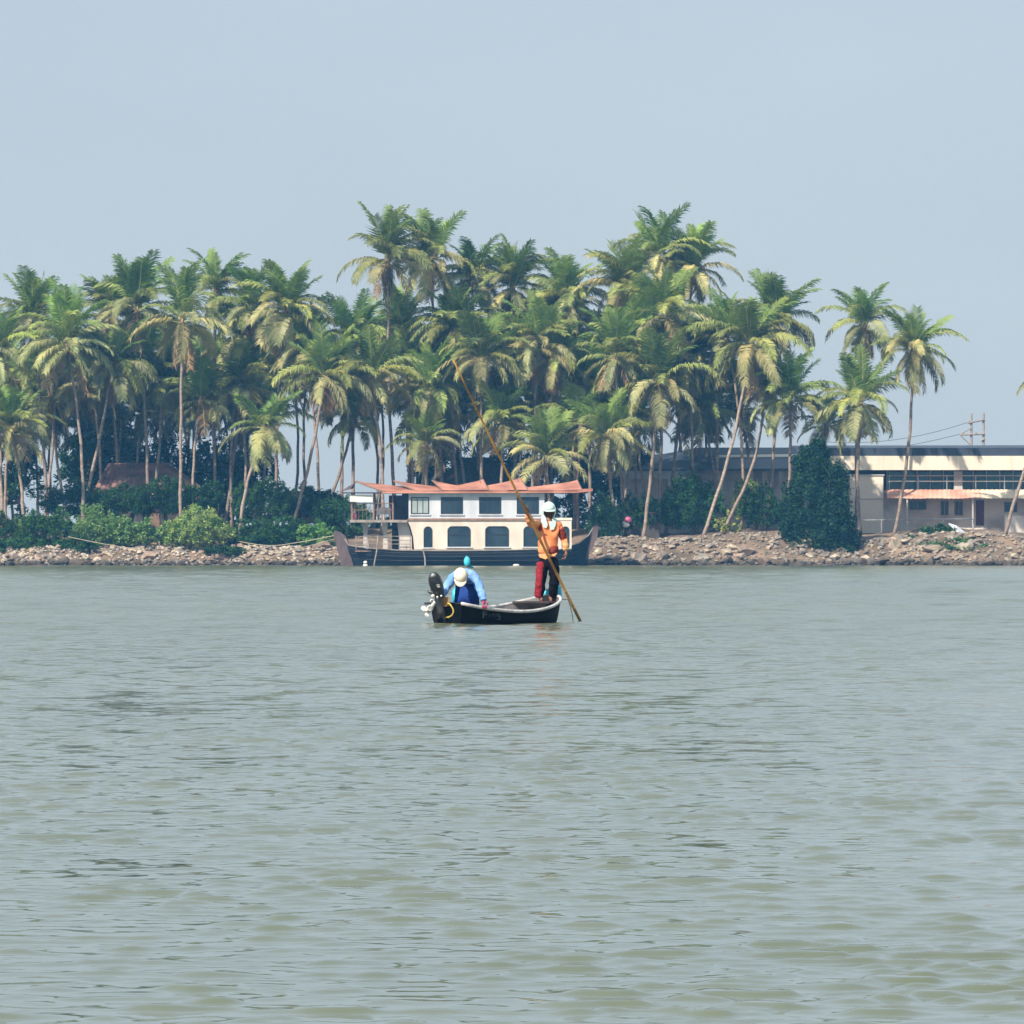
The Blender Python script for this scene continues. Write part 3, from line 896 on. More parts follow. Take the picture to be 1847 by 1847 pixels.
LB, LD = M['leaf_bright'], M['leaf_dark']
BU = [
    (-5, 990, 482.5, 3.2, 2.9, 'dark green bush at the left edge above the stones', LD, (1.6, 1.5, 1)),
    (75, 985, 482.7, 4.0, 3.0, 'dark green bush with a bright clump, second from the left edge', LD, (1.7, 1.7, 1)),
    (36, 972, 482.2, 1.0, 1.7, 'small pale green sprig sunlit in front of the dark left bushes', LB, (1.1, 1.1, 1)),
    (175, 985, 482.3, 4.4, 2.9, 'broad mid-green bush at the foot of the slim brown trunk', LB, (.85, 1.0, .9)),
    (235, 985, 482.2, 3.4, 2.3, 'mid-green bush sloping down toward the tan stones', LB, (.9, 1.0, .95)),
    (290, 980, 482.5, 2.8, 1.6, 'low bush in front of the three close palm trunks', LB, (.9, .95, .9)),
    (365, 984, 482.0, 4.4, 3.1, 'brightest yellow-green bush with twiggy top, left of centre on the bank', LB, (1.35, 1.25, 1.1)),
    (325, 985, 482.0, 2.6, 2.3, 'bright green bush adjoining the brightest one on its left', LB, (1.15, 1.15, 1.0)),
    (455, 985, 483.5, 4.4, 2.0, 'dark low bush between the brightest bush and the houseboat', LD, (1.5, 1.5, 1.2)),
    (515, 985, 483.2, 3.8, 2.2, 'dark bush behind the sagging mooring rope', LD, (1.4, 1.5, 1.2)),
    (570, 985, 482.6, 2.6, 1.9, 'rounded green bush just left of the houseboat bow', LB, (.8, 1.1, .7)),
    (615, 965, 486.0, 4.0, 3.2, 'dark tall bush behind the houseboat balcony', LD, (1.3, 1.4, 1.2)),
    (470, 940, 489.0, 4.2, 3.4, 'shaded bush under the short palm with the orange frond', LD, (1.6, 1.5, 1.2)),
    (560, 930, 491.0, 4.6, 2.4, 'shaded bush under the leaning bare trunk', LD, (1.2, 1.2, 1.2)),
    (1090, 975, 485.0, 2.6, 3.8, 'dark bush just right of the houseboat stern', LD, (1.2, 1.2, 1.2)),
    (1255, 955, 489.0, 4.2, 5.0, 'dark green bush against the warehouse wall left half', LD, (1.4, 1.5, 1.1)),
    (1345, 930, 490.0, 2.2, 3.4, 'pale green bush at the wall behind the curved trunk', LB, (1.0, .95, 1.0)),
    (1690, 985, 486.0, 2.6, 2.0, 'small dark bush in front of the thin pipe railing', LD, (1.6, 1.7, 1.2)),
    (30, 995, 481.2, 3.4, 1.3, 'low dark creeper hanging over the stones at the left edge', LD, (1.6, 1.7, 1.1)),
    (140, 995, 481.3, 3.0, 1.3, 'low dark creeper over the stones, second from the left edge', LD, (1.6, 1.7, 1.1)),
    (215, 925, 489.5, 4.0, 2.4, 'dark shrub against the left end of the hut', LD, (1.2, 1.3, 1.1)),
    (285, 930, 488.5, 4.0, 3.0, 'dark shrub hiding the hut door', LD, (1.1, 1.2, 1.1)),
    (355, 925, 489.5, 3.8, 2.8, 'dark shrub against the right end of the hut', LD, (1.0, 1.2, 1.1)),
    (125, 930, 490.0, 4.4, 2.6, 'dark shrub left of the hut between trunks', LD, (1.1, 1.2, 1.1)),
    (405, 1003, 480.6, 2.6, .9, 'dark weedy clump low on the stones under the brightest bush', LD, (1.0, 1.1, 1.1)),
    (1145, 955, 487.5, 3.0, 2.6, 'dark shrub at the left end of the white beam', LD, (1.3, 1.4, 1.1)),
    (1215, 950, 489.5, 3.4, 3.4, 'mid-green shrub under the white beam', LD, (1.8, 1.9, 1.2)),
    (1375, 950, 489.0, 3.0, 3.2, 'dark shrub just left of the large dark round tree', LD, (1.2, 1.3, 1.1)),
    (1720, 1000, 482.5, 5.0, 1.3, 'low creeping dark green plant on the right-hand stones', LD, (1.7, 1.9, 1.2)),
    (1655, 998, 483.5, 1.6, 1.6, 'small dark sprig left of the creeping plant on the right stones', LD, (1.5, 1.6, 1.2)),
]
for i, (px, py, D, w, h, lab, mt_, tint) in enumerate(BU):
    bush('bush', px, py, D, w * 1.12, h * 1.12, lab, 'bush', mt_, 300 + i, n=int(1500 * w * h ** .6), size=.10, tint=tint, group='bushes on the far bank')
bush('shrub', 1312, 962, 484.5, 1.9, 1.9, 'lime yellow leafy shrub on top of the right stone slope', 'shrub', M['green_leaf'], 340, 420, .17, lobes=3)
bush('broadleaf_tree', 1474, 1012, 483.0, 6.6, 10.0, 'large dense dark blue-green tree standing in front of the long building', 'tree', LD, 341, 42000, .14,
     tint=(.7, .85, 1.0), trunk=True, blobs=[(-0.08, 0, 2.0, 2.86, 2.2, 2.3), (1.01, -0.3, 3.4, 1.85, 1.9, 2.2), (-0.92, 0.2, 4.6, 1.93, 1.9, 2.3), (0.76, 0, 6.0, 1.85, 1.8, 2.1), (-0.42, 0.1, 7.6, 1.51, 1.5, 1.5), (0.17, 0.1, 8.6, 0.84, 1.0, 1.1), (-2.02, 0, 3.0, 1.09, 1.4, 1.9), (2.18, -0.2, 1.8, 1.18, 1.4, 1.9)])
bush('broadleaf_tree', 1502, 1004, 482.6, 3.0, 3.6, 'lower green bushy tree with glints at the right foot of the large dark tree', 'tree', LD, 342, 4500, .15,
     tint=(1.2, 1.7, 1.2), trunk=True, lobes=3)
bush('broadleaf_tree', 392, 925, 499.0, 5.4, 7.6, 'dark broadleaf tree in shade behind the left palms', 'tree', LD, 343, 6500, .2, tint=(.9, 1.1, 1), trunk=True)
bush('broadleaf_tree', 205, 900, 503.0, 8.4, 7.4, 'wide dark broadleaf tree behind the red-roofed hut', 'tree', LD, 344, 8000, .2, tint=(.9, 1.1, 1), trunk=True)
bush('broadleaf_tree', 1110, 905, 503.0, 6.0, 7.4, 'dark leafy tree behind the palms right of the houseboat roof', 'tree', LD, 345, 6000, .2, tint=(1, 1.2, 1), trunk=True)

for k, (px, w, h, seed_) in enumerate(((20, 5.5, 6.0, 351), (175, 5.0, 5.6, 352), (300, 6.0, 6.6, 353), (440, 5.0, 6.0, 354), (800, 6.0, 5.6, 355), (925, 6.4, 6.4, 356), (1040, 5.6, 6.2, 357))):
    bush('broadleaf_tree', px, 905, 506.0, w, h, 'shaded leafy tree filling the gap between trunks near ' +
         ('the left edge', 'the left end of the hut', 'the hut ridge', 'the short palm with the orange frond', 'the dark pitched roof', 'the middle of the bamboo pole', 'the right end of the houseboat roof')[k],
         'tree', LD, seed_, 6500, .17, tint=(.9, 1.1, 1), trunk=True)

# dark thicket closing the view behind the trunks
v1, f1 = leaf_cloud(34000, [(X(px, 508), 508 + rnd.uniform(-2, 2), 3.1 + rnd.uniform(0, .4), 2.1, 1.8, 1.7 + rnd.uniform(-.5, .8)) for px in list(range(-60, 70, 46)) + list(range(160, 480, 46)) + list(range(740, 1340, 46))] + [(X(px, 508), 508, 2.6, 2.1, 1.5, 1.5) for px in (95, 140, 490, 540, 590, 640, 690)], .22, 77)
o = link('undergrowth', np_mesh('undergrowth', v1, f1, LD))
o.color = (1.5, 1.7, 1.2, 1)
tag(o, 'dark mass of undergrowth low behind the palm trunks', 'undergrowth', kind='stuff')


# ------------------------------------------------------------------ huts on the left and behind
def hut(px0, px1, ridge0, ridge1, y_ridge, y_eave, D, depth, label, roofmat, base_py=945):
    x0, x1 = X(px0, D), X(px1, D)
    cx = (x0 + x1) / 2
    t = thing('hut', label, 'hut', (cx, D, Z(base_py, D)))
    zr, ze, zb = Z(y_ridge, D + depth / 2), Z(y_eave, D), Z(base_py, D) - .4
    r0, r1 = X(ridge0, D), X(ridge1, D)
    ym = D + depth / 2
    MB().box(x0 + .9, x1 - .9, D + .7, D + depth - .7, zb, ze + .1).build('wall', M['dark_wall'], t)
    ro = MB()
    ro.slab([(x0, D, ze), (x1, D, ze), (r1, ym, zr), (r0, ym, zr)], (0, 0, .12))
    ro.slab([(x1, D + depth, ze), (x0, D + depth, ze), (r0, ym, zr), (r1, ym, zr)], (0, 0, .12))
    ro.slab([(x0, D + depth, ze), (x0, D, ze), (r0, ym, zr)], (0, 0, .12))
    ro.slab([(x1, D, ze), (x1, D + depth, ze), (r1, ym, zr)], (0, 0, .12))
    rp = ro.build('roof', roofmat, t)
    d = MB().box(cx - .5, cx + .5, D + .62, D + .7, zb, zb + 2.1); d.build('door', M['brown_wood'], t)
    # ribs (tile courses) along the slope
    n = int((x1 - x0) / .5)
    rb = MB()
    for k in range(1, n):
        q = k / n
        a = Vector((x0 + (x1 - x0) * q, D, ze + .13)); b = Vector((r0 + (r1 - r0) * q, ym, zr + .13))
        rb.tube([a, b], .04, 4)
    rb.build('roof_rib', roofmat, rp)
    return t


hut(160, 392, 190, 300, 838, 902, 493, 7, 'low hut with a large faded red roof in shade behind the left palms', M['old_tile'])
hut(498, 612, 515, 598, 888, 908, 503, 6, 'far low shed with a sandy tiled roof between the short palm and the houseboat', M['old_tile'], 935)
hut(778, 952, 838, 885, 828, 872, 497, 8, 'house with a dark brown pitched roof showing above the houseboat roof', M['thatch'])


# ------------------------------------------------------------------ houseboat
def poly_arch(x0, x1, z0, z1, rx, rz, n=8):
    """outline with elliptic top corners; returns (inner, outer-rectangle) of equal length"""
    inner = [(x0, z0), (x1, z0)]
    for k in range(n + 1):
        a = (math.pi / 2) * k / n
        inner.append((x1 - rx + rx * math.cos(a), z1 - rz + rz * math.sin(a)))
    for k in range(n + 1):
        a = math.pi / 2 + (math.pi / 2) * k / n
        inner.append((x0 + rx + rx * math.cos(a), z1 - rz + rz * math.sin(a)))
    cx, cz = (x0 + x1) / 2, (z0 + z1) / 2
    return inner


def wall_holes(mb, x0, x1, z0, z1, holes, y0, y1, xl=None):
    xs = sorted({x0, x1, *[h[0] for h in holes], *[h[1] for h in holes]})
    zs = sorted({z0, z1, *[h[2] for h in holes], *[h[3] for h in holes]})
    for a, b in zip(xs, xs[1:]):
        run = None
        for c, d in zip(zs, zs[1:]):
            mx, mz = (a + b) / 2, (c + d) / 2
            hole = any(h[0] < mx < h[1] and h[2] < mz < h[3] for h in holes)
            if hole:
                if run: mb.box(a, b, y0, y1, run[0], run[1]); run = None
            else:
                run = (run[0], d) if run else (c, d)
        if run: mb.box(a, b, y0, y1, run[0], run[1])


DB = 470.0     # near face of the houseboat


def houseboat():
    hx = lambda p: X(p, DB)
    hz = lambda p: Z(p, DB)
    yf = DB; yb = DB + 4.6; ym = (yf + yb) / 2
    t = thing('houseboat', 'two-storey houseboat with white cabins, stepped salmon red roof and dark hull at the bank', 'houseboat', (hx(850), ym, 0))
    # hull: lofted sections along x
    secs = [(618, 968, .25), (628, 984, .75), (660, 989, 1.55), (720, 993, 2.05), (800, 994, 2.3), (900, 993, 2.3), (980, 991, 2.25),
            (1020, 988, 1.9), (1045, 980, 1.2), (1062, 966, .55), (1072, 950, .15)]
    mb = MB(); vs = []; fs = []
    for i, (px, pt, hw) in enumerate(secs):
        xt = hx(px); xb = hx(px + (14 if i < 3 else -14 if i > 7 else 0))
        zt = hz(pt)
        for (s, zz, xx) in ((-1, zt, xt), (-.97, zt * .55, (xt * .6 + xb * .4)), (-.7, -.35, xb), (.7, -.35, xb), (.97, zt * .55, (xt * .6 + xb * .4)), (1, zt, xt)):
            vs.append((xx, ym + s * hw, zz))
    n = len(secs)
    for i in range(n - 1):
        for k in range(5):
            fs.append((i * 6 + k, (i + 1) * 6 + k, (i + 1) * 6 + k + 1, i * 6 + k + 1))
        fs.append((i * 6 + 5, (i + 1) * 6 + 5, (i + 1) * 6, i * 6))
    fs.append(tuple(range(6))); fs.append(tuple((n - 1) * 6 + k for k in range(5, -1, -1)))
    mb.add(vs, fs)
    hull = mb.build('hull', M['hull'], t)
    # plank seams standing proud, and pale rub rail along the sheer
    rail = MB()
    rail.tube([(hx(px), ym - hw - .03, hz(pt) + .02) for px, pt, hw in secs], .045, 5)
    rail.tube([(hx(px), ym + hw + .03, hz(pt) + .02) for px, pt, hw in secs], .045, 5)
    rail.build('rub_rail', M['grey_wood'], hull)
    sm = MB()
    for q in (.35, .62, .85):
        sm.tube([(hx(px) * q + hx(px + (14 if i < 3 else -14 if i > 7 else 0)) * (1 - q), ym - hw * (.985 if q > .5 else .93) - .015, hz(pt) * q) for i, (px, pt, hw) in enumerate(secs)], .018, 4)
    sm.build('plank_seam', M['dark_wood'], hull)
    # stem boards
    MB().prism([(hx(600), hz(962)), (hx(603), hz(957)), (hx(612), hz(959)), (hx(622), hz(967)), (hx(627), hz(976)), (hx(631), hz(1000)), (hx(637), hz(1024)),
                (hx(615), hz(1024)), (hx(608), hz(995)), (hx(603), hz(978))], ym - .45, ym + .45).build('stem_board', M['stem_wood'], t)
    MB().prism([(hx(1050), hz(985)), (hx(1060), hz(970)), (hx(1070), hz(952)), (hx(1077), hz(941)), (hx(1081), hz(947)), (hx(1078), hz(968)), (hx(1068), hz(992)),
                (hx(1058), hz(1010)), (hx(1052), hz(1012))], ym - .35, ym + .35).build('stern_board', M['stem_wood'], t)
    deck_z = hz(991)
    MB().box(hx(640), hx(1030), ym - 1.6, ym + 1.6, deck_z - .18, deck_z - .08).build('deck', M['brown_wood'], t)
    # lower cabin
    lz0, lz1 = hz(991), hz(939)
    low = [(764, 780, 'arch'), (807, 849, 'r'), (875, 918, 'r'), (944, 986, 'r'), (1013, 1027, 'arch')]
    zA, zB = hz(986), hz(949)
    holes = [(hx(a), hx(b), zA, zB) for a, b, _ in low]
    holes = [(h[0], h[1], h[2] - (0.05 if k in (0, 4) else 0), h[3] + (.0 if k in (1, 2, 3) else -.02)) for k, h in enumerate(holes)]
    wf = yf + .06
    wm = MB()
    wall_holes(wm, hx(752), hx(1031), lz0, lz1, holes, wf, wf + .12)
    # slanted leading edge
    wm.prism([(hx(735), lz1), (hx(740), hz(950)), (hx(745), hz(968)), (hx(747), lz0), (hx(752), lz0), (hx(752), lz1)], wf, wf + .12)
    wm.box(hx(752), hx(1031), yb - .18, yb - .06, lz0, lz1)
    wm.box(hx(1031) - .12, hx(1031), wf + .12, yb - .18, lz0, lz1)
    wm.box(hx(752), hx(752) + .1, wf + .12, yb - .18, lz0, lz1)
    lw = wm.build('lower_cabin_wall', M['cream_paint'], t)
    for k, (a, b, kind) in enumerate(low):
        h = holes[k]
        ww = h[1] - h[0]
        rx, rz = (ww / 2 - .001, ww / 2) if kind == 'arch' else (.38, .36)
        inner = poly_arch(h[0], h[1], h[2], h[3], rx, rz)
        # corner fill in wall paint
        outer = []
        for (x, z) in inner:
            ox = h[0] if x < (h[0] + h[1]) / 2 else h[1]
            outer.append((ox, h[3] if z > h[3] - rz else z))
        MB().ring(outer, inner, wf + .004, wf + .116).build('corner_fill', M['cream_paint'], lw)
        cx, cz = (h[0] + h[1]) / 2, (h[2] + h[3]) / 2
        inn2 = [(cx + (x - cx) * (1 - .12 / ww), cz + (z - cz) * .93) for x, z in inner]
        win = MB().ring(inner, inn2, wf - .03, wf + .08).build('window', M['frame_dark'], t)
        MB().prism(inn2, wf + .04, wf + .06).build('pane', M['glass'], win)
        MB().box(h[0] - .12, h[1] + .12, wf - .12, wf + .0, h[2] - .10, h[2] - .02).build('sill', M['white_paint'], win)
        if kind == 'r':
            MB().box(h[0] + .06, h[1] - .06, wf - .01, wf + .03, cz + .14, cz + .19).build('glazing_bar', M['frame_dark'], win)
    # trim band between storeys
    MB().box(hx(735), hx(1000), wf - .10, yb, hz(939) + .002, hz(935)).build('trim_band', M['brown_wood'], t)
    # cream deck edge right of the upper cabin
    MB().box(hx(1000) + .003, hx(1032), wf - .05, yb, hz(938.5), hz(934)).build('terrace_edge', M['cream_paint'], t)
    # upper cabin
    uz0, uz1 = hz(935) + .002, hz(888)
    upp = [(741, 774), (795, 835), (864, 904), (932, 972)]
    uh = [(hx(a), hx(b), hz(927), hz(896.5)) for a, b in upp]
    um = MB()
    uf = yf + .10
    wall_holes(um, hx(737), hx(982), uz0, uz1, uh, uf, uf + .12)
    um.box(hx(737), hx(982), yb - .2, yb - .08, uz0, uz1)
    um.box(hx(982) - .12, hx(982), uf + .12, yb - .2, uz0, uz1)
    um.box(hx(737), hx(737) + .1, uf + .12, yb - .2, uz0, uz1)
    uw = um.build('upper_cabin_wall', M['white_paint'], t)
    for k, h in enumerate(uh):
        i_ = .07
        outer = [(h[0], h[2]), (h[1], h[2]), (h[1], h[3]), (h[0], h[3])]
        inner = [(h[0] + i_, h[2] + i_), (h[1] - i_, h[2] + i_), (h[1] - i_, h[3] - i_), (h[0] + i_, h[3] - i_)]
        win = MB().ring(outer, inner, uf - .03, uf + .07).build('window', M['frame_dark'], t)
        w = (h[1] - h[0] - 2 * i_)
        n = 3
        for q in range(n):
            MB().box(h[0] + i_ + w * q / n + .012, h[0] + i_ + w * (q + 1) / n - .012, uf + .03, uf + .045, h[2] + i_ + .002, h[3] - i_ - .002).build('pane', M['curtain'] if k == 0 else M['glass'], win)
        for q in (1, 2):
            MB().box(h[0] + i_ + w * q / n - .02, h[0] + i_ + w * q / n + .02, uf - .01, uf + .06, h[2] + i_, h[3] - i_).build('mullion', M['frame_dark'], win)
        MB().box(h[0] - .1, h[1] + .1, uf - .10, uf - .002, h[2] - .11, h[2] - .03).build('sill', M['white_paint'], win)
    # balcony at the left
    bz = hz(940)
    MB().box(hx(631), hx(735) - .003, wf - .1, yb - .1, bz - .10, bz + .10).build('balcony_floor', M['grey_wood'], t)
    MB().box(hx(724), hx(737) - .003, yf + 2.6, yb - .3, bz + .1, hz(889)).build('balcony_back_wall', M['dark_wood'], t)
    MB().box(hx(700), hx(724) - .004, yf + 2.8, yb - .4, bz + .1, hz(893)).build('balcony_back_wall', M['dark_wood'], t)
    for (a, yy) in ((634, yf + .2), (674, yf + .2), (708, yf + .25), (634, yb - .3), (674, yb - .3)):
        MB().box(hx(a) - .05, hx(a) + .05, yy, yy + .1, bz + .1, hz(889)).build('balcony_post', M['brown_wood'], t)
    rl = MB()
    for py in (908, 920):
        rl.tube([(hx(634), yf + .25, hz(py)), (hx(710), yf + .25, hz(py))], .03, 5)
        rl.tube([(hx(634), yf + .25, hz(py)), (hx(634), yb - .3, hz(py))], .03, 5)
    for a in range(640, 711, 7):
        rl.tube([(hx(a), yf + .25, bz + .1), (hx(a), yf + .25, hz(908))], .018, 4)
    rl.build('balcony_railing', M['brown_wood'], t)
    MB().box(hx(631), hx(672), yf + .0, yf + .18, hz(905), hz(892.5)).build('white_sunshade', M['white_plastic'], t)
    # open lower foredeck: columns, railings
    for a, b, w0 in ((652, 664, .0), (688, 699, .1)):
        MB().prism([(hx(a), hz(940) - .1), (hx(b), hz(940) - .1), (hx(b - 2), hz(965)), (hx(b + 1), hz(991)), (hx(a + 2), hz(991)), (hx(a + 3), hz(965))], yf + 1.0 + w0, yf + 1.35 + w0).build('column', M['greyplaster'], t)
    MB().prism([(hx(716), hz(940) - .1), (hx(735), hz(940) - .1), (hx(742), hz(968)), (hx(743), hz(991)), (hx(720), hz(991)), (hx(719), hz(968))], yf + .9, yf + 1.1).build('column', M['greyplaster'], t)
    MB().box(hx(705), hx(748), yb - .4, yb - .3, hz(991), hz(941)).build('cabin_front', M['dark_wood'], t)
    dr = MB()
    for py in (967, 974, 981):
        dr.tube([(hx(640), yf + .5, hz(py + 2)), (hx(660), yf + .15, hz(py)), (hx(742), yf + .12, hz(py + .5))], .028, 5)
    for a in (642, 662, 681, 700, 720, 740):
        dr.tube([(hx(a), yf + .15, hz(991)), (hx(a), yf + .15, hz(966))], .035, 5)
    dr.build('deck_railing', M['grey_wood'], t)
    # roof: stepped gabled sections rising outward from the middle
    ze = hz(888.5)
    base = MB()
    base.box(hx(690), hx(1040), yf - .35, yb + .35, ze - .04, ze + .06)
    base.slab([(hx(615), yf - .2, hz(889)), (hx(690) - .003, yf - .35, ze - .03), (hx(690) - .003, yb + .35, ze - .03), (hx(615), yb + .2, hz(889))], (0, 0, .05))
    base.slab([(hx(1040) + .003, yf - .35, hz(888)), (hx(1069), yf - .2, hz(884.5)), (hx(1069), yb + .2, hz(884.5)), (hx(1040) + .003, yb + .35, hz(888))], (0, 0, .08))
    base.build('roof_base', M['dark_wood'], t)
    fz = MB()
    fz.slab([(hx(690), yf - .37, ze - .06), (hx(1042), yf - .37, ze - .02), (hx(1042), yf - .37, ze + .10), (hx(690), yf - .37, ze + .08)], (0, -.05, 0))
    fz.slab([(hx(1042) + .003, yf - .37, ze - .02), (hx(1069), yf - .22, hz(886)), (hx(1069), yf - .22, hz(881)), (hx(1042) + .003, yf - .37, hz(882.5))], (0, -.05, 0))
    fz.build('eave_board', M['roof_red'], t)

    def section(out_px, peak, in_px, in_py, front_px, k):
        """one gabled roof section; high gable at out_px, dying into the next at in_px"""
        s = MB()
        N = 8
        ridge = []; eave = []
        for i in range(N + 1):
            q = i / N
            px = out_px + (in_px - out_px) * q
            py = peak + (in_py - peak) * (q ** .75)
            ridge.append((hx(px), ym, hz(py)))
            ex = front_px + (in_px - front_px) * q
            eave.append((hx(ex), yf - .38, ze + .085 + .012 * k + .10 * max(0, (.25 - q))))
        for i in range(N):
            a, b, c, d = eave[i], eave[i + 1], ridge[i + 1], ridge[i]
            if hx(out_px) > hx(in_px): a, b, c, d = b, a, d, c
            mid = lambda p, q_: ((p[0] + q_[0]) / 2, (p[1] + q_[1]) / 2, (p[2] + q_[2]) / 2 - .04)
            e, f_ = mid(a, d), mid(b, c)
            s.slab([a, b, f_, e], (0, 0, .05)); s.slab([e, f_, c, d], (0, 0, .05))
            a2, b2 = (a[0], 2 * ym - a[1], a[2]), (b[0], 2 * ym - b[1], b[2])
            s.slab([b2, a2, d, c], (0, 0, .05))
        o = s.build('roof_section', M['roof_red'], t)
        ex, rx = eave[0][0], ridge[0][0]
        ins = .25 if in_px > out_px else -.25
        MB().slab([(ex + ins, yf - .2, ze + .07), (ex + ins, yb + .2, ze + .07), (rx + ins, ym, ridge[0][2] - .02)], (ins * .2, 0, 0)).build('gable', M['dark_wood'], o)
        cap = MB()
        cap.tube([eave[0], ((ex + rx) / 2, (yf - .38 + ym) / 2, (eave[0][2] + ridge[0][2]) / 2 - .03), ridge[0]], .06, 5)
        cap.build('barge_board', M['brown_wood'], o)
        return o
    section(640, 867.5, 800, 884, 690, 0)
    section(709, 866.5, 835, 883, 752, 1)
    section(779, 866, 860, 881.5, 800, 2)
    section(871, 864.5, 790, 881.5, 882, 3)
    section(939, 862, 840, 882.5, 952, 4)
    section(1042, 866.5, 915, 883, 1050, 5)
    # left tip: curved dark fly eave
    MB().slab([(hx(613), yf - .2, hz(887)), (hx(632), yf - .25, hz(883)), (hx(641), ym, hz(868)), (hx(634), yb, hz(880))], (0, 0, .05)).build('roof_tip', M['stem_wood'], t)
    return t


HB = houseboat()

# things on the balcony
def chair(px, py, D, label, w=.5):
    x, z = X(px, D), Z(py, D)
    t = thing('plastic_chair', label, 'chair', (x, D, z))
    MB().box(x - w / 2, x + w / 2, D, D + .45, z + .40, z + .45).build('seat', M['white_plastic'], t)
    MB().slab([(x - w / 2, D + .45, z + .42), (x + w / 2, D + .45, z + .42), (x + w / 2, D + .52, z + .95), (x - w / 2, D + .52, z + .95)], (0, .04, 0)).build('backrest', M['white_plastic'], t)
    for a in (-1, 1):
        for b in (.03, .42):
            MB().box(x + a * (w / 2 - .04) - .025, x + a * (w / 2 - .04) + .025, D + b, D + b + .05, z, z + .40).build('leg', M['white_plastic'], t)
    return t


bz_top = Z(940, DB) + .1
zpy = 992 - (bz_top - H) * F / (DB + 1.0)
chair(686, zpy, DB + 1.0, 'white plastic chair on the houseboat balcony, nearer the post', .62)
chair(698, zpy, DB + 1.3, 'white plastic chair on the houseboat balcony beside the dark back wall', .55)
t = thing('basket', 'pink bundle sitting at the left end of the houseboat balcony', 'bundle', (X(640, DB + .6), DB + .6, bz_top))
MB().ell((X(640, DB + .6), DB + .6, bz_top + .28), .17, .17, .30, 10, 6).build('cloth', M['pink_plastic'], t, True)
MB().ell((X(640, DB + .6), DB + .6, bz_top + .62), .09, .09, .10, 8, 5).build('knot', M['white_plastic'], t, True)

# leaning bamboo poles and fenders at the hull
for (a, b, c, d, lab) in ((682, 966, 674, 1022, 'crooked grey pole leaning on the houseboat bow rail down into the water'),
                          (763, 992, 767, 1022, 'short grey pole upright against the houseboat hull below the arched window')):
    o = MB().tube([P(a, b, DB - .1), P((a + c) / 2 + 1.5, (b + d) / 2, DB - .25), P(c, d, DB - .5)], [.05, .055, .05], 6).build('mooring_pole', M['grey_wood'])
    tag(o, lab, 'pole', 'poles at the houseboat hull')
# mooring ropes from the bow to the bank
for i, (pts, lab) in enumerate(((((603, 966, 472), (540, 978, 474), (480, 984, 479), (402, 971, 484)), 'long sagging mooring rope from the houseboat bow to the bushes'),
                                (((604, 972, 472), (560, 984, 475), (520, 993, 480), (480, 996, 481)), 'lower mooring rope from the houseboat bow to the stones'),
                                (((122, 968, 480), (165, 977, 480), (215, 986, 480), (262, 992, 480)), 'pale rope lying across the left green bushes'))):
    cps = [P(*q) for q in pts]
    cur = []
    for s in range(len(cps) - 1):
        p0 = cps[max(s - 1, 0)]; p1 = cps[s]; p2 = cps[s + 1]; p3 = cps[min(s + 2, len(cps) - 1)]
        for k in range(5):
            u = k / 5
            cur.append(.5 * ((2 * p1) + (p2 - p0) * u + (2 * p0 - 5 * p1 + 4 * p2 - p3) * u * u + (3 * p1 - p0 - 3 * p2 + p3) * u ** 3))
    cur.append(cps[-1])
    o = MB().tube(cur, .035, 5).build('mooring_rope', M['rope'])
    tag(o, lab, 'rope')
# buoy and float
t = thing('buoy', 'small white float with a dark band on the water left of the houseboat hull', 'buoy', (X(659, 464), 464, 0))
MB().ell((X(659, 464), 464, .02), .19, .19, .17, 12, 8).build('float_base', M['white_plastic'], t, True)
MB().tube([(X(659, 464), 464, .13), (X(659, 464), 464, .19)], .13, 10).build('band', M['dark_metal'], t)
MB().ell((X(659, 464), 464, .27), .15, .15, .13, 12, 8).build('float_top', M['white_plastic'], t, True)
o = MB().ell((X(931, 466), 466, .06), .26, .1, .09, 10, 6).build('float', M['white_plastic'], None, True)
tag(o, 'tiny white float at the waterline under the third lower window of the houseboat', 'float')


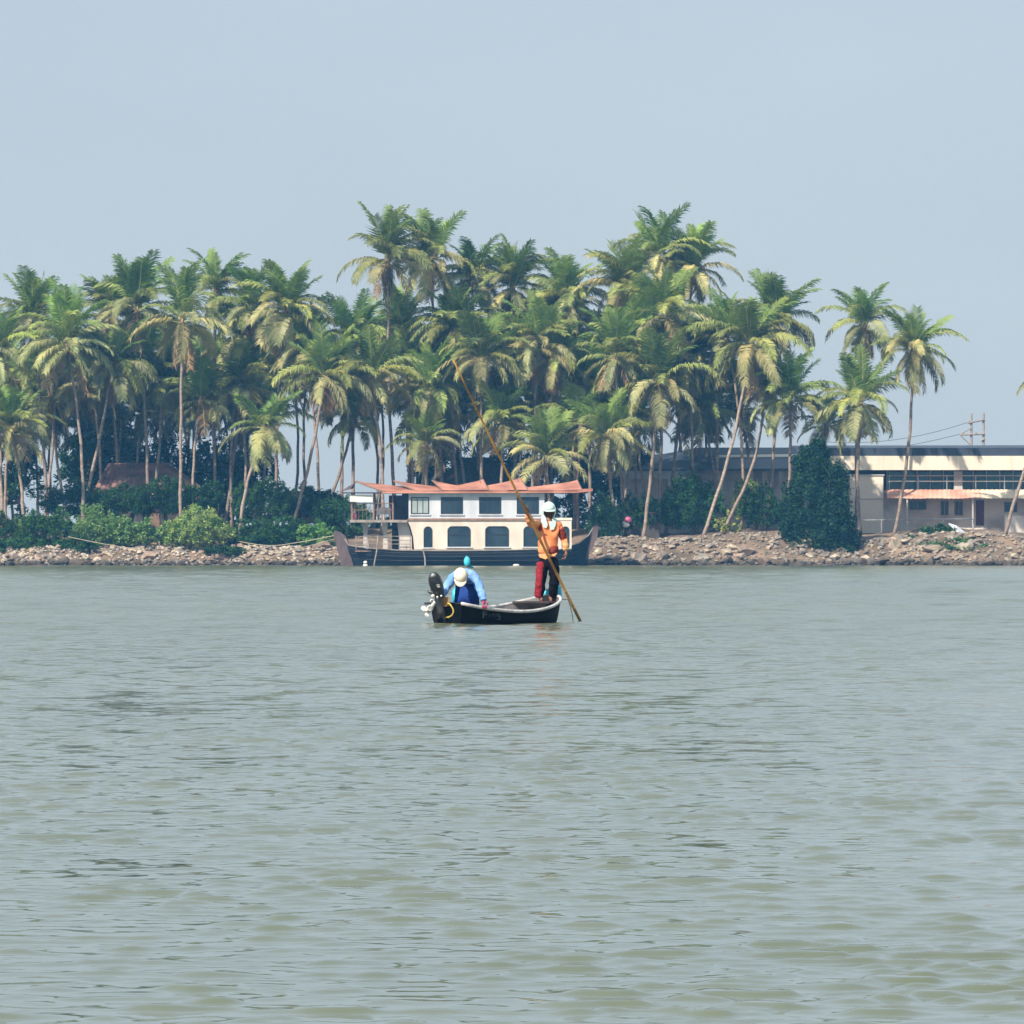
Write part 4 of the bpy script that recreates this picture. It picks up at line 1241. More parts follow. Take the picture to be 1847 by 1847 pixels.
# ------------------------------------------------------------------ long building on the right
def warehouse():
    D = 500.0
    x = lambda p: X(p, D); z = lambda p: Z(p, D)
    t = thing('warehouse', 'long low building with dark roof edge, cream fascia and teal upper windows behind the palms', 'building', (x(1500), D + 6, z(955)))
    zb = z(962)
    XR = 2150
    # roof
    MB().slab([(x(1440), D - .6, z(822)), (x(XR), D - .6, z(821)), (x(XR), D + 14, z(800)), (x(1440), D + 14, z(801))], (0, 0, .12)).build('roof', M['roof_dark'], t)
    MB().box(x(1455), x(XR), D - .62, D - .5, z(822), z(808)).build('roof_edge', M['roof_dark'], t)
    # left, lower roof with raised middle
    MB().slab([(x(1150), D - 1.0, z(849)), (x(1440), D - 1.0, z(848)), (x(1440), D + 5, z(808)), (x(1265), D + 5, z(808)), (x(1180), D + 5, z(823))], (0, 0, .12)).build('roof', M['roof_dark'], t)
    MB().box(x(1290), x(1455) - .004, D + 4.0, D + 4.1, z(827), z(822)).build('light_strip', M['fascia'], t)
    yb_ = lambda py: D - 1.0 + 6.0 * (848 - py) / 40.0
    MB().slab([(x(1292), yb_(828), z(828) + .14), (x(1440), yb_(827), z(827) + .14), (x(1440), yb_(822), z(822) + .14), (x(1300), yb_(824), z(824) + .14)], (0, 0, .05)).build('roof_light_sheet', M['fascia'], t)
    # fascia in sheets
    a = 1455
    k = 0
    while a < XR:
        b = a + 46
        MB().box(x(a) + .004, x(b) - .004, D - .75 + .008 * (k % 2), D - .64, z(848), z(822.5)).build('fascia_panel', M['fascia'], t)
        a = b; k += 1
    # upper wall back, recessed glazing
    MB().box(x(1532), x(XR), D + 2.3, D + 2.5, z(888), z(846)).build('upper_wall', M['dark_wall'], t)
    a = 1603; k = 0
    while a < XR - 30:
        wdt = 24 if k % 5 else 30
        MB().box(x(a) + .06, x(a + wdt) - .06, D + 2.18, D + 2.22, z(886), z(851)).build('glazing_panel', M['teal_glass'], t)
        MB().box(x(a) - .045, x(a) + .045, D + 2.08, D + 2.26, z(886), z(849)).build('mullion', M['galv'], t)
        if k % 6 == 5:
            MB().box(x(a) - .35, x(a) + .35, D + .4, D + .75, z(886), z(850)).build('pillar', M['greyplaster'], t)
        a += wdt; k += 1
    rl = MB()
    for py in (858, 868):
        rl.tube([(x(1600), D + .1, z(py)), (x(XR), D + .1, z(py))], .045, 5)
    for q in range(1604, XR, 52):
        rl.tube([(x(q), D + .1, z(886)), (x(q), D + .1, z(857))], .05, 5)
    rl.build('gallery_railing', M['galv'], t)
    # upper floor slab, awning
    MB().box(x(1594), x(XR), D, D + 4, z(888), z(884.5)).build('floor_slab', M['greyplaster'], t)
    a = 1598; k = 0
    while a < XR:
        b = a + 34
        py0, py1 = (884, 899)
        mtl = M['awning'] if a < 1740 else M['awning_cream']
        mb = MB()
        n = 8
        for s in range(n):
            xa, xb = x(a) + (x(b) - x(a)) * s / n, x(a) + (x(b) - x(a)) * (s + 1) / n
            w = .035 if s % 2 else -.0
            mb.slab([(xa, D - 1.7, z(899.5 + (k % 2) * .5) + w), (xb, D - 1.7, z(899.5 + (k % 2) * .5) + .035 - w), (xb, D - .02, z(884) + .035 - w), (xa, D - .02, z(884) + w)], (0, 0, .03))
        mb.build('awning_sheet', mtl, t)
        a = b; k += 1
    for q in (1634, 1752, 1870, 1990):
        MB().box(x(q) - .06, x(q) + .06, D - 1.6, D - 1.48, zb, z(898)).build('awning_post', M['greyplaster'], t)
    # lower wall with openings
    holes = [(x(1640), x(1672), z(920), z(903)), (x(1697), x(1712), z(930), z(903)), (x(1722), x(1738), z(930), z(903)),
             (x(1761), x(1776), z(948), z(902)), (x(1812), x(1836), z(924), z(905)), (x(1880), x(1910), z(924), z(905))]
    wm = MB(); wall_holes(wm, x(1594) + .003, x(XR), zb, z(888) - .003, holes, D + .5, D + .7)
    wm.build('lower_wall', M['greyplaster'], t)
    for k, h in enumerate(holes):
        if k == 3:
            d = MB().box(h[0] + .01, h[1] - .01, D + .56, D + .62, h[2], h[3] - .01).build('door', M['maroon'], t)
            MB().ell((h[1] - .12, D + .53, (h[2] + h[3]) / 2), .04, .04, .04, 6, 4).build('handle', M['galv'], d)
        else:
            outer = [(h[0], h[2]), (h[1], h[2]), (h[1], h[3]), (h[0], h[3])]
            inner = [(h[0] + .07, h[2] + .07), (h[1] - .07, h[2] + .07), (h[1] - .07, h[3] - .07), (h[0] + .07, h[3] - .07)]
            w = MB().ring(outer, inner, D + .47, D + .6).build('window', M['grey_wood'], t)
            MB().prism(inner, D + .55, D + .57).build('pane', M['glass'], w)
            MB().box((h[0] + h[1]) / 2 - .03, (h[0] + h[1]) / 2 + .03, D + .5, D + .58, h[2] + .07, h[3] - .07).build('mullion', M['grey_wood'], w)
    # cream wall block
    bl = MB().box(x(1532), x(1592), D - .9, D + 3, zb, z(858)).build('wall_block', M['plaster'], t)
    MB().box(x(1531), x(1593), D - .96, D - .9 - .003, z(901), z(899.5)).build('string_course', M['greyplaster'], bl)
    MB().box(x(1530), x(1594), D - 1.0, D + 3.1, z(858) + .003, z(856)).build('coping', M['greyplaster'], bl)
    # left half: shaded walls and openings, white beam
    holes = [(x(1168), x(1188), z(950), z(900)), (x(1250), x(1275), z(915), z(880)), (x(1345), x(1362), z(905), z(880)), (x(1418), x(1440), z(915), z(880))]
    wm = MB(); wall_holes(wm, x(1125), x(1532) - .004, zb, z(848) - .02, holes, D + .9, D + 1.1)
    wm.build('lower_wall', M['greyplaster'], t)
    for h in holes:
        MB().box(h[0], h[1], D + 1.0, D + 1.04, h[2], h[3]).build('shutter', M['dark_wood'], t)
    MB().box(x(1124), x(1242), D - .5, D + .1, z(864), z(850)).build('white_beam', M['white_paint'], t)
    for q in (1210, 1300, 1380, 1409):
        MB().box(x(q) - .2, x(q) + .2, D - .35, D + .2 - .003, zb, z(849.5)).build('pillar', M['greyplaster'], t)
    MB().box(x(1125), x(XR), D + 13.8, D + 14, zb, z(815)).build('rear_wall', M['dark_wall'], t)
    return t


warehouse()

# parapet and pipe rail in front of it
o = MB().box(X(1812, 494), X(2100, 494), 494, 494.25, 2.0, Z(930, 494)).build('parapet_wall', M['greyplaster'])
tag(o, 'low whitish parapet wall in front of the long building at the right edge', 'wall')
t = thing('railing', 'thin pale pipe railing in front of the long building between parapet and cream wall block', 'railing', (X(1690, 492), 492, 2.6))
MB().tube([P(1546, 938.5, 492), P(1626, 937.5, 492), P(1757, 936, 492)], .05, 6).build('rail', M['galv'], t)
for q in (1548, 1590, 1626, 1684, 1702, 1756):
    xx = X(q, 492)
    MB().tube([(xx, 492, 2.2), (xx, 492, Z(937, 492))], .05, 6).build('post', M['galv'], t)

# small things lying under the palms at the right
t = thing('bucket', 'pink round tub under the palms right of the houseboat', 'tub', (X(1133, 486), 486, Z(948, 486)))
c = P(1133, 938, 486)
MB().ell(c, .30, .25, .28, 12, 8).build('body', M['pink_plastic'], t, True)
MB().tube([c + Vector((-.3, 0, .2)), c + Vector((0, 0, .42)), c + Vector((.3, 0, .2))], .025, 5).build('handle', M['dark_metal'], t)
o = MB().ell(P(1128, 947, 485.6), .36, .24, .2, 10, 6).ell(P(1125, 943, 485.6), .12, .12, .14, 8, 5).build('sack', M['white_plastic'], None, True)
tag(o, 'small white sack beside the pink tub', 'sack')
D_ = 487.0
zz0 = float(ground_z(X(1165, D_), D_)) - .1
t = thing('tarpaulin_shelter', 'dark tarpaulin lean-to behind the twin palm trunks', 'shelter', (X(1165, D_), D_, zz0))
MB().prism([(X(1136, D_), zz0), (X(1146, D_), Z(926, D_)), (X(1182, D_), Z(926, D_)), (X(1190, D_), zz0)], D_, D_ + 1.8).build('sheet', M['dark_wall'], t)
MB().tube([(X(1146, D_), D_ - .05, Z(925, D_)), (X(1182, D_), D_ - .05, Z(925, D_))], .04, 5).build('ridge_pole', M['brown_wood'], t)
o = thing('white_slab', 'white broken panel lying on the rubble in front of the maroon door', 'panel', P(1728, 958, 487))
q = P(1728, 958, 487)
MB().slab([q + Vector((-.75, 0, .55)), q + Vector((-.1, 0, .35)), q + Vector((.7, .2, -.25)), q + Vector((.1, -.3, -.3))], (0, .1, .1)).build('sheet', M['white_paint'], o)


# ------------------------------------------------------------------ electricity poles
def h_pole():
    D = 540.0
    t = thing('utility_pole', 'twin-post electricity pole with crossarms above the long building roof', 'utility pole', (X(1762, D), D, 2.6))
    for px, top in ((1752, 746), (1774, 745)):
        MB().tube([(X(px, D), D, 2.4), P(px, top, D)], [.17, .10], 8).build('post', M['concrete'], t)
    arm = M['grey_wood']
    MB().tube([P(1745, 763, D - .2), P(1777, 757, D - .2)], .08, 4).build('crossarm', arm, t)
    MB().tube([P(1732, 784, D - .2), P(1777, 783, D - .2)], .08, 4).build('crossarm', arm, t)
    MB().tube([P(1768, 796, D - .2), P(1777, 791, D - .2)], .07, 4).build('crossarm', arm, t)
    MB().tube([P(1733, 783, D - .2), P(1751, 772, D - .2)], .05, 4).build('brace', arm, t)
    MB().tube([P(1733, 786, D - .2), P(1750, 802, D - .2)], .05, 4).build('brace', arm, t)
    for px, py in ((1748, 760), (1774, 755), (1736, 781), (1760, 781), (1775, 781)):
        MB().ell(P(px, py, D - .2), .09, .09, .14, 6, 5).build('insulator', M['concrete'], t, True)
    for a, b in (((1748, 761), (1655, 773)), ((1736, 782), (1600, 797))):
        p0, p1 = P(*a, D - .2), P(*b, D + 8)
        d = (p1 - p0)
        pts = [p0 + d * (k / 10 * 3) + Vector((0, 0, -1.0 * (k / 10) * (1 - k / 10) * 3)) for k in range(11)]
        MB().tube(pts, .022, 4).build('wire', M['dark_metal'], t)


h_pole()


# ------------------------------------------------------------------ canoe
PHI = math.radians(48)
CC = Vector((-0.175, 101.0, 0))
AX = Vector((math.cos(PHI), math.sin(PHI), 0))
NO = Vector((-math.sin(PHI), math.cos(PHI), 0))     # far side
HL = 1.35


def half_beam(s):
    q = s / HL
    if q > 0: return .47 * max(0.0, 1 - q ** 3.2) ** .55
    return .47 - .13 * (-q) ** 2


def sheer(s):
    q = s / HL
    return .235 + .22 * max(0, q) ** 2.0 + .13 * max(0, -q) ** 1.8


def cpt(s, side, zt, inset=0.0):
    b = max(half_beam(s) - inset, 0.0)
    roll = -side * -0.030 * b / .47
    return CC + AX * s + NO * side * b + Vector((0, 0, zt + side * .03 * b / .47))


def canoe():
    t = thing('canoe', 'short black canoe with scuffed white rim carrying two fishermen', 'canoe', CC)
    ns = 22
    S = [-HL + 2 * HL * (1 - math.cos(math.pi * i / (2 * ns))) if False else -HL + 2 * HL * math.sin(math.pi / 2 * i / ns) for i in range(ns + 1)]
    prof = [(1.0, 1.0), (.985, .7), (.95, .4), (.86, .1), (.70, -.25), (.35, -.5), (0, -.58)]
    vs = []; fs = []
    row = [(-a, b) for a, b in prof] + [(a, b) for a, b in prof[::-1][1:]]
    for s in S:
        top = sheer(s)
        for a, b in row:
            side = -1 if a < 0 else 1
            sh = .0 if s < 0 else -.10 * (1 - b) * max(0, s / HL) ** 2
            z = top * b if b > 0 else b * .30
            p = CC + AX * (s + sh) + NO * a * half_beam(s) + Vector((0, 0, z + a * .03))
            vs.append(p)
    m = len(row)
    for i in range(len(S) - 1):
        for k in range(m - 1):
            fs.append((i * m + k, (i + 1) * m + k, (i + 1) * m + k + 1, i * m + k + 1))
    fs.append(tuple(range(m - 1, -1, -1)))
    hull = MB().add(vs, fs).build('hull', M['canoe'], t, True)
    # inner skin
    vs = []; fs = []
    rin = [(-1, .97), (-.93, .45), (-.80, .15), (-.5, -.02), (0, -.06), (.5, -.02), (.80, .15), (.93, .45), (1, .97)]
    for s in S:
        top = sheer(s)
        for a, b in rin:
            vs.append(CC + AX * (s * .985) + NO * a * max(half_beam(s) - .02, 0) + Vector((0, 0, top * b + a * .03 + .01)))
    m = len(rin)
    for i in range(len(S) - 1):
        for k in range(m - 1):
            fs.append((i * m + k, i * m + k + 1, (i + 1) * m + k + 1, (i + 1) * m + k))
    MB().add(vs, fs).build('inner_skin', M['canoe_in'], t, True)
    rim = [cpt(s, -1, sheer(s)) for s in S] + [cpt(s, 1, sheer(s)) for s in S[::-1][1:]]
    MB().tube(rim, .029, 8).build('gunwale', M['canoe_rim'], t, True)
    # transom, bow deck, thwart
    a, b = cpt(-HL + .02, -1, sheer(-HL)), cpt(-HL + .02, 1, sheer(-HL))
    MB().slab([a, b, b - Vector((0, 0, .13)) - NO * .02, a - Vector((0, 0, .13)) + NO * .02], AX * .05).build('transom', M['dark_wood'], t)
    dk = [cpt(s, -1, .325, .03) for s in (.72, .9, 1.05, 1.2, 1.3)] + [cpt(s, 1, .325, .03) for s in (1.3, 1.2, 1.05, .9, .72)]
    for p in dk: p.z = .335
    MB().slab(dk, (0, 0, .03)).build('bow_deck', M['dark_wood'], t)
    for s in (-.35,):
        q0, q1 = cpt(s, -1, .16, .03), cpt(s, 1, .16, .03)
        MB().slab([q0 - AX * .09, q0 + AX * .09, q1 + AX * .09, q1 - AX * .09], (0, 0, .03)).build('thwart', M['canoe_in'], t)
    # faded painted characters on the near side of the bow quarter, a few mm proud
    def on_hull(s, fz):
        top = sheer(s)
        return CC + AX * s + NO * -(half_beam(s) * (.985 if fz > .55 else .97) + .012) + Vector((0, 0, top * fz - .03))
    s0 = -.90
    strokes = [((0, .80), (0, .45)), ((0, .80), (.07, .78)), ((.07, .78), (.07, .64)), ((0, .62), (.07, .64)),
               ((.17, .70), (.17, .52)), ((.24, .72), (.24, .55)), ((.24, .70), (.31, .72)), ((.31, .72), (.31, .54)),
               ((.37, .70), (.44, .72)), ((.37, .70), (.37, .58)), ((.37, .58), (.44, .58)), ((.44, .72), (.46, .40)), ((.38, .42), (.46, .40))]
    for (u0, v0), (u1, v1) in strokes:
        MB().tube([on_hull(s0 + u0 * .8, v0), on_hull(s0 + u1 * .8, v1)], .010, 4).build('painted_mark', M['faded_paint'], hull)
    return t


canoe()


def outboard():
    D = 99.7
    p = lambda a, b, d=0: P(a, b, D + d)
    t = thing('outboard_motor', 'black outboard motor tilted up at the canoe stern with a white propeller', 'outboard motor', p(793, 1100))
    # cowl: lofted capsule along its leaning axis
    a, b = p(780.5, 1033), p(794, 1079)
    ax = (b - a)
    m = MB(); N = 11
    pts = [a + ax * (i / (N - 1)) for i in range(N)]
    rad = [.045, .085, .105, .112, .114, .113, .110, .104, .094, .082, .06]
    c = MB().tube(pts, rad, 14).build('cowl', M['black_plastic'], t, True)
    MB().tube([a + ax * .07 - Vector((0.0, .085, 0)), a + ax * .16 - Vector((.01, .118, 0))], [.035, .05], 8).build('cowl_painted_highlight', M['galv'], c, True)  # pale piece standing in for the gleam on the cowl
    for k in range(2):
        q = a + ax * (.48 + .07 * k) - Vector((-.03, .118, 0))
        MB().box(q.x - .025, q.x + .025, q.y - .006, q.y + .01, q.z - .006, q.z + .006).build('badge', M['white_metal'], c)
    MB().tube([p(791, 1072), p(791, 1085), p(795, 1102), p(799, 1112)], [.075, .06, .06, .045], 10).build('swivel_bracket', M['dark_metal'], t, True)
    MB().tube([p(772, 1066, -.05), p(783, 1071), p(790, 1070)], [.02, .05, .04], 8).build('tiller_arm', M['dark_metal'], t, True)
    MB().ell(p(781, 1075, -.08), .035, .035, .03, 8, 6).build('knob', M['white_metal'], t, True)
    MB().tube([p(789, 1078, .05), p(784, 1087), p(777, 1098), p(773, 1100)], [.045, .035, .045, .04], 10).build('leg', M['galv'], t, True)
    MB().slab([p(765, 1087.5), p(777, 1087), p(780, 1090), p(766, 1091)], (0, .16, .012)).build('cavitation_plate', M['dark_metal'], t)
    g = MB().tube([p(778, 1092), p(774, 1098), p(770, 1104), p(767, 1108)], [.03, .05, .045, .02], 10).build('gear_case', M['white_metal'], t, True)
    MB().slab([p(770, 1106), p(775, 1105), p(772, 1112), p(769, 1112.5)], (0, .025, 0)).build('skeg', M['dark_metal'], t)
    hub = p(770, 1101, -.06)
    for k in range(3):
        an = k * 2.094 + .5
        d = Vector((math.cos(an), 0, math.sin(an))); e = Vector((-math.sin(an), 0, math.cos(an)))
        MB().slab([hub + d * .02 - e * .015, hub + d * .06 - e * .045 + Vector((0, .02, 0)), hub + d * .105 - e * .02 + Vector((0, .03, 0)),
                   hub + d * .10 + e * .03, hub + d * .05 + e * .04 - Vector((0, .02, 0)), hub + d * .02 + e * .02], (0, .01, 0)).build('propeller_blade', M['white_metal'], t)
    MB().tube([hub + Vector((0, -.05, 0)), hub + Vector((0, .06, 0))], [.02, .03], 8).build('propeller_hub', M['white_metal'], t, True)
    for dx, dz in ((0, 0), (7, -2)):
        MB().ell(p(789 + dx, 1075 + dz + 2, -.1), .02, .02, .02, 6, 5).build('clamp_screw', M['white_metal'], t, True)
    return t


outboard()
# wooden stern block and yellow rope
q = P(799, 1084, 99.75)
o = MB().slab([q + Vector((-.07, 0, .07)), q + Vector((.10, 0, .06)), q + Vector((.11, 0, -.08)), q + Vector((-.05, 0, -.10))], (0, .10, 0)).build('wooden_block', M['ochre_wood'])
tag(o, 'ochre wooden clamp block on the canoe stern beside the motor', 'wooden block')
cps = [P(804, 1087, 99.78), P(812, 1090, 99.72), P(817, 1098, 99.70), P(818, 1104, 99.70), P(815, 1110, 99.71), P(809, 1113.5, 99.72), P(802.5, 1113.5, 99.74)]
o = MB().tube(cps, .013, 7).build('rope', M['yellow_rope'], None, True)
tag(o, 'yellow rope loop hanging down the canoe stern', 'rope')
# bow line
cps = [P(1011, 1081, 101.9), P(1020, 1081.3, 101.9), P(1025, 1082, 101.9), P(1029, 1095, 101.9), P(1032, 1108, 101.9), P(1034, 1122, 101.9)]
o = MB().tube(cps, .006, 5).build('fishing_line', M['dark_metal'])
tag(o, 'thin dark line hanging from the canoe bow into the water', 'line')
# bamboo pole
top_, hand_, low_ = P(818, 650, 100.2), P(946, 909, 101.33), P(1050, 1127, 102.15)
pts = []
for k in range(13):
    u = k / 12
    p = top_.lerp(hand_, u / .55) if u < .55 else hand_.lerp(low_, (u - .55) / .45)
    p = p + Vector((-.03 * math.sin(math.pi * u), 0, 0))
    pts.append(p)
t = thing('bamboo_pole', 'long bamboo punting pole slanting from high left down into the water right of the canoe', 'pole', low_)
MB().tube(pts, [.014 + .012 * k / 12 for k in range(13)], 8).build('shaft', M['bamboo'], t, True)
for k in range(1, 16):
    u = k / 16 * 11.99
    i = int(u); c = pts[i].lerp(pts[i + 1], u - i); d = (pts[i + 1] - pts[i]).normalized()
    r_ = .014 + .012 * u / 12
    MB().tube([c - d * .012, c, c + d * .012], [r_ * 1.02, r_ * 1.25, r_ * 1.02], 8).build('node', M['bamboo'], t)


# ------------------------------------------------------------------ people
def skin_mesh(name, nodes, edges, material, levels=2, root=0):
    """nodes: list of (pos, rx, ry)"""
    me = bpy.data.meshes.new(name)
    me.from_pydata([tuple(n[0]) for n in nodes], edges, [])
    o = bpy.data.objects.new(name + '_skeleton', me)
    COL.objects.link(o)
    sk = o.modifiers.new('skin', 'SKIN')
    sk.use_smooth_shade = True
    for i, n in enumerate(nodes):
        d = me.skin_vertices[0].data[i]
        d.radius = (n[1], n[2]); d.use_root = (i == root)
    sb = o.modifiers.new('sub', 'SUBSURF'); sb.levels = levels; sb.render_levels = levels
    dg = bpy.context.evaluated_depsgraph_get()
    dg.update()
    out = bpy.data.meshes.new_from_object(o.evaluated_get(dg))
    out.name = name
    out.materials.clear(); out.materials.append(material)
    out.polygons.foreach_set('use_smooth', [True] * len(out.polygons))
    bpy.data.objects.remove(o); bpy.data.meshes.remove(me)
    return out


def join_meshes(name, meshes, material, off):
    vs = []; fs = []
    for me in meshes:
        b = len(vs)
        vs += [tuple(v.co - off) for v in me.vertices]
        fs += [tuple(b + i for i in p.vertices) for p in me.polygons]
    out = bpy.data.meshes.new(name)
    out.from_pydata(vs, [], fs)
    out.polygons.foreach_set('use_smooth', [True] * len(fs))
    out.materials.append(material)
    return out


def cloth(name, nodes, edges, material, parent, levels=2, root=0):
    me = skin_mesh(name, nodes, edges, material, 3, root)
    from mathutils import noise as mn
    for v in me.vertices:      # folds in the cloth
        q = v.co
        w = mn.noise(Vector((q.x * 11, q.y * 9, q.z * 10))) * .016 + mn.noise(Vector((q.x * 26 + q.z * 12, q.y * 22, q.z * 24 + 5))) * .010 + .004
        v.co = q + v.normal * w
    return link(name, join_meshes(name, [me], material, Vector(parent.location)), parent)


def hand_meshes(wrist, palm_dir, across, curl_dir, material, scale=1.0):
    """palm and five fingers, each its own tapered chain rooted in the palm"""
    w = Vector(wrist); d = Vector(palm_dir).normalized(); a = Vector(across).normalized(); c = Vector(curl_dir).normalized()
    out = []
    pc = w + d * .045 * scale
    out.append(skin_mesh('palm', [(w - d * .02, .026 * scale, .022 * scale), (w + d * .02 * scale, .032 * scale, .020 * scale), (w + d * .07 * scale, .036 * scale, .018 * scale)],
                         [(0, 1), (1, 2)], material, 1))
    for i, ln in enumerate((.070, .080, .074, .058)):
        b = w + d * .07 * scale + a * (i - 1.5) * .019 * scale
        n = [(b, .0095 * scale, .0095 * scale), (b + d * ln * .42 * scale + c * ln * .15, .009 * scale, .009 * scale),
             (b + d * ln * .62 * scale + c * ln * .52, .0085 * scale, .0085 * scale), (b + d * ln * .50 * scale + c * ln * .85, .007 * scale, .007 * scale)]
        out.append(skin_mesh('finger', n, [(0, 1), (1, 2), (2, 3)], material, 1))
    b = w + d * .025 * scale - a * .028 * scale
    n = [(b, .012 * scale, .012 * scale), (b - a * .022 * scale + d * .022 * scale + c * .012, .0105 * scale, .0105 * scale), (b - a * .022 * scale + d * .045 * scale + c * .035, .008 * scale, .008 * scale)]
    out.append(skin_mesh('thumb', n, [(0, 1), (1, 2)], material, 1))
    return out


def head_mesh(c, face, material, r=.098):
    """head with chin, brow, nose and ears; face = unit vector of gaze"""
    f = Vector(face).normalized(); s = f.cross(Vector((0, 0, 1))).normalized(); u = s.cross(f).normalized()
    mb = MB()
    vs = []; fs = []; nu, nv = 24, 18
    for j in range(nv + 1):
        la = -math.pi / 2 + math.pi * j / nv
        for i in range(nu):
            th = 2 * math.pi * i / nu
            x = math.cos(la) * math.cos(th)      # forward
            y = math.cos(la) * math.sin(th)      # side
            z = math.sin(la)
            fx = x * 1.02 + .12 * max(0, x) * (1 if z > -.2 else .6)
            sy = y * (.80 if z > -.3 else .80 - .25 * (-z - .3))
            zz = z * 1.22
            if x > .75 and -.25 < z < .2: fx += .22 * (1 - abs(y) / .35 if abs(y) < .35 else 0) * (1 - abs(z + .05) / .3)     # nose
            if x > .5 and .15 < z < .4: fx += .04
            if x > .6 and .02 < z < .2 and .15 < abs(y) < .55: fx -= .07                                                     # eye sockets
            if x > .5 and z < -.75: fx += .10
            vs.append(Vector(c) + f * fx * r + s * sy * r + u * zz * r)
    for j in range(nv):
        for i in range(nu):
            i2 = (i + 1) % nu
            fs.append((j * nu + i, j * nu + i2, (j + 1) * nu + i2, (j + 1) * nu + i))
    mb.add(vs, fs)
    for q in (-1, 1):
        mb.ell(Vector(c) + s * q * r * .84 - u * .1 * r, r * .16, r * .16, r * .30, 8, 6)
    return mb, f, s, u


def face_parts(parent, c, f, s, u, r=.098):
    for q in (-1, 1):
        e = MB().ell(Vector(c) + f * r * .99 + s * q * r * .34 + u * r * .12, r * .13, r * .10, r * .08, 8, 6).build('eye', M['white_plastic'], parent, True)
        MB().ell(Vector(c) + f * r * 1.08 + s * q * r * .34 + u * r * .12, r * .05, r * .04, r * .06, 6, 5).build('pupil', M['black_plastic'], e, True)
    MB().ell(Vector(c) + f * r * 1.06 - u * r * .56, r * .26, r * .08, r * .07, 8, 6).build('mouth', M['maroon'], parent, True)


def cap(parent, c, f, s, u, mtl, r=.112, brim_drop=.25, brim=.09, w=.085):
    """baseball cap: dome, panel seams, button, curved brim"""
    m = Matrix((f, s, u)).transposed()
    dome = MB().ell(Vector(c) + u * .035, r * 1.08, r * .93, r * .93, 18, 9, m, z0=-.05)
    o = dome.build('cap', mtl, parent, True)
    vs = []; n = 10
    base = Vector(c) + u * .030
    for k in range(n + 1):
        a = -1.15 + 2.3 * k / n
        p0 = base + f * math.cos(a) * r * 1.04 + s * math.sin(a) * r * .92
        ext = brim * math.cos(a * 1.1) ** .6 if abs(a * 1.1) < 1.55 else 0
        p1 = p0 + f * ext - u * (ext * brim_drop + .010 * (abs(a)))
        vs += [p0, p1]
    mb = MB()
    for k in range(n):
        a, b, c_, d = vs[2 * k], vs[2 * k + 1], vs[2 * k + 3], vs[2 * k + 2]
        mb.slab([a, b, c_, d], -u * .006)
    mb.build('brim', mtl, o, True)
    MB().ell(Vector(c) + u * (.035 + r * .93), .01, .01, .006, 6, 4).build('button', mtl, o)
    sm = MB()
    for k in range(3):
        a = k * math.pi / 3
        pts = []
        for j in range(13):
            b = math.pi * j / 12
            d = (f * math.cos(a) * 1.065 + s * math.sin(a) * .935) * math.cos(b) * r + u * math.sin(b) * r * .935
            pts.append(Vector(c) + u * .035 + d)
        sm.tube(pts, .0016, 4)
    sm.build('cap_seam', mtl, o)
    return o


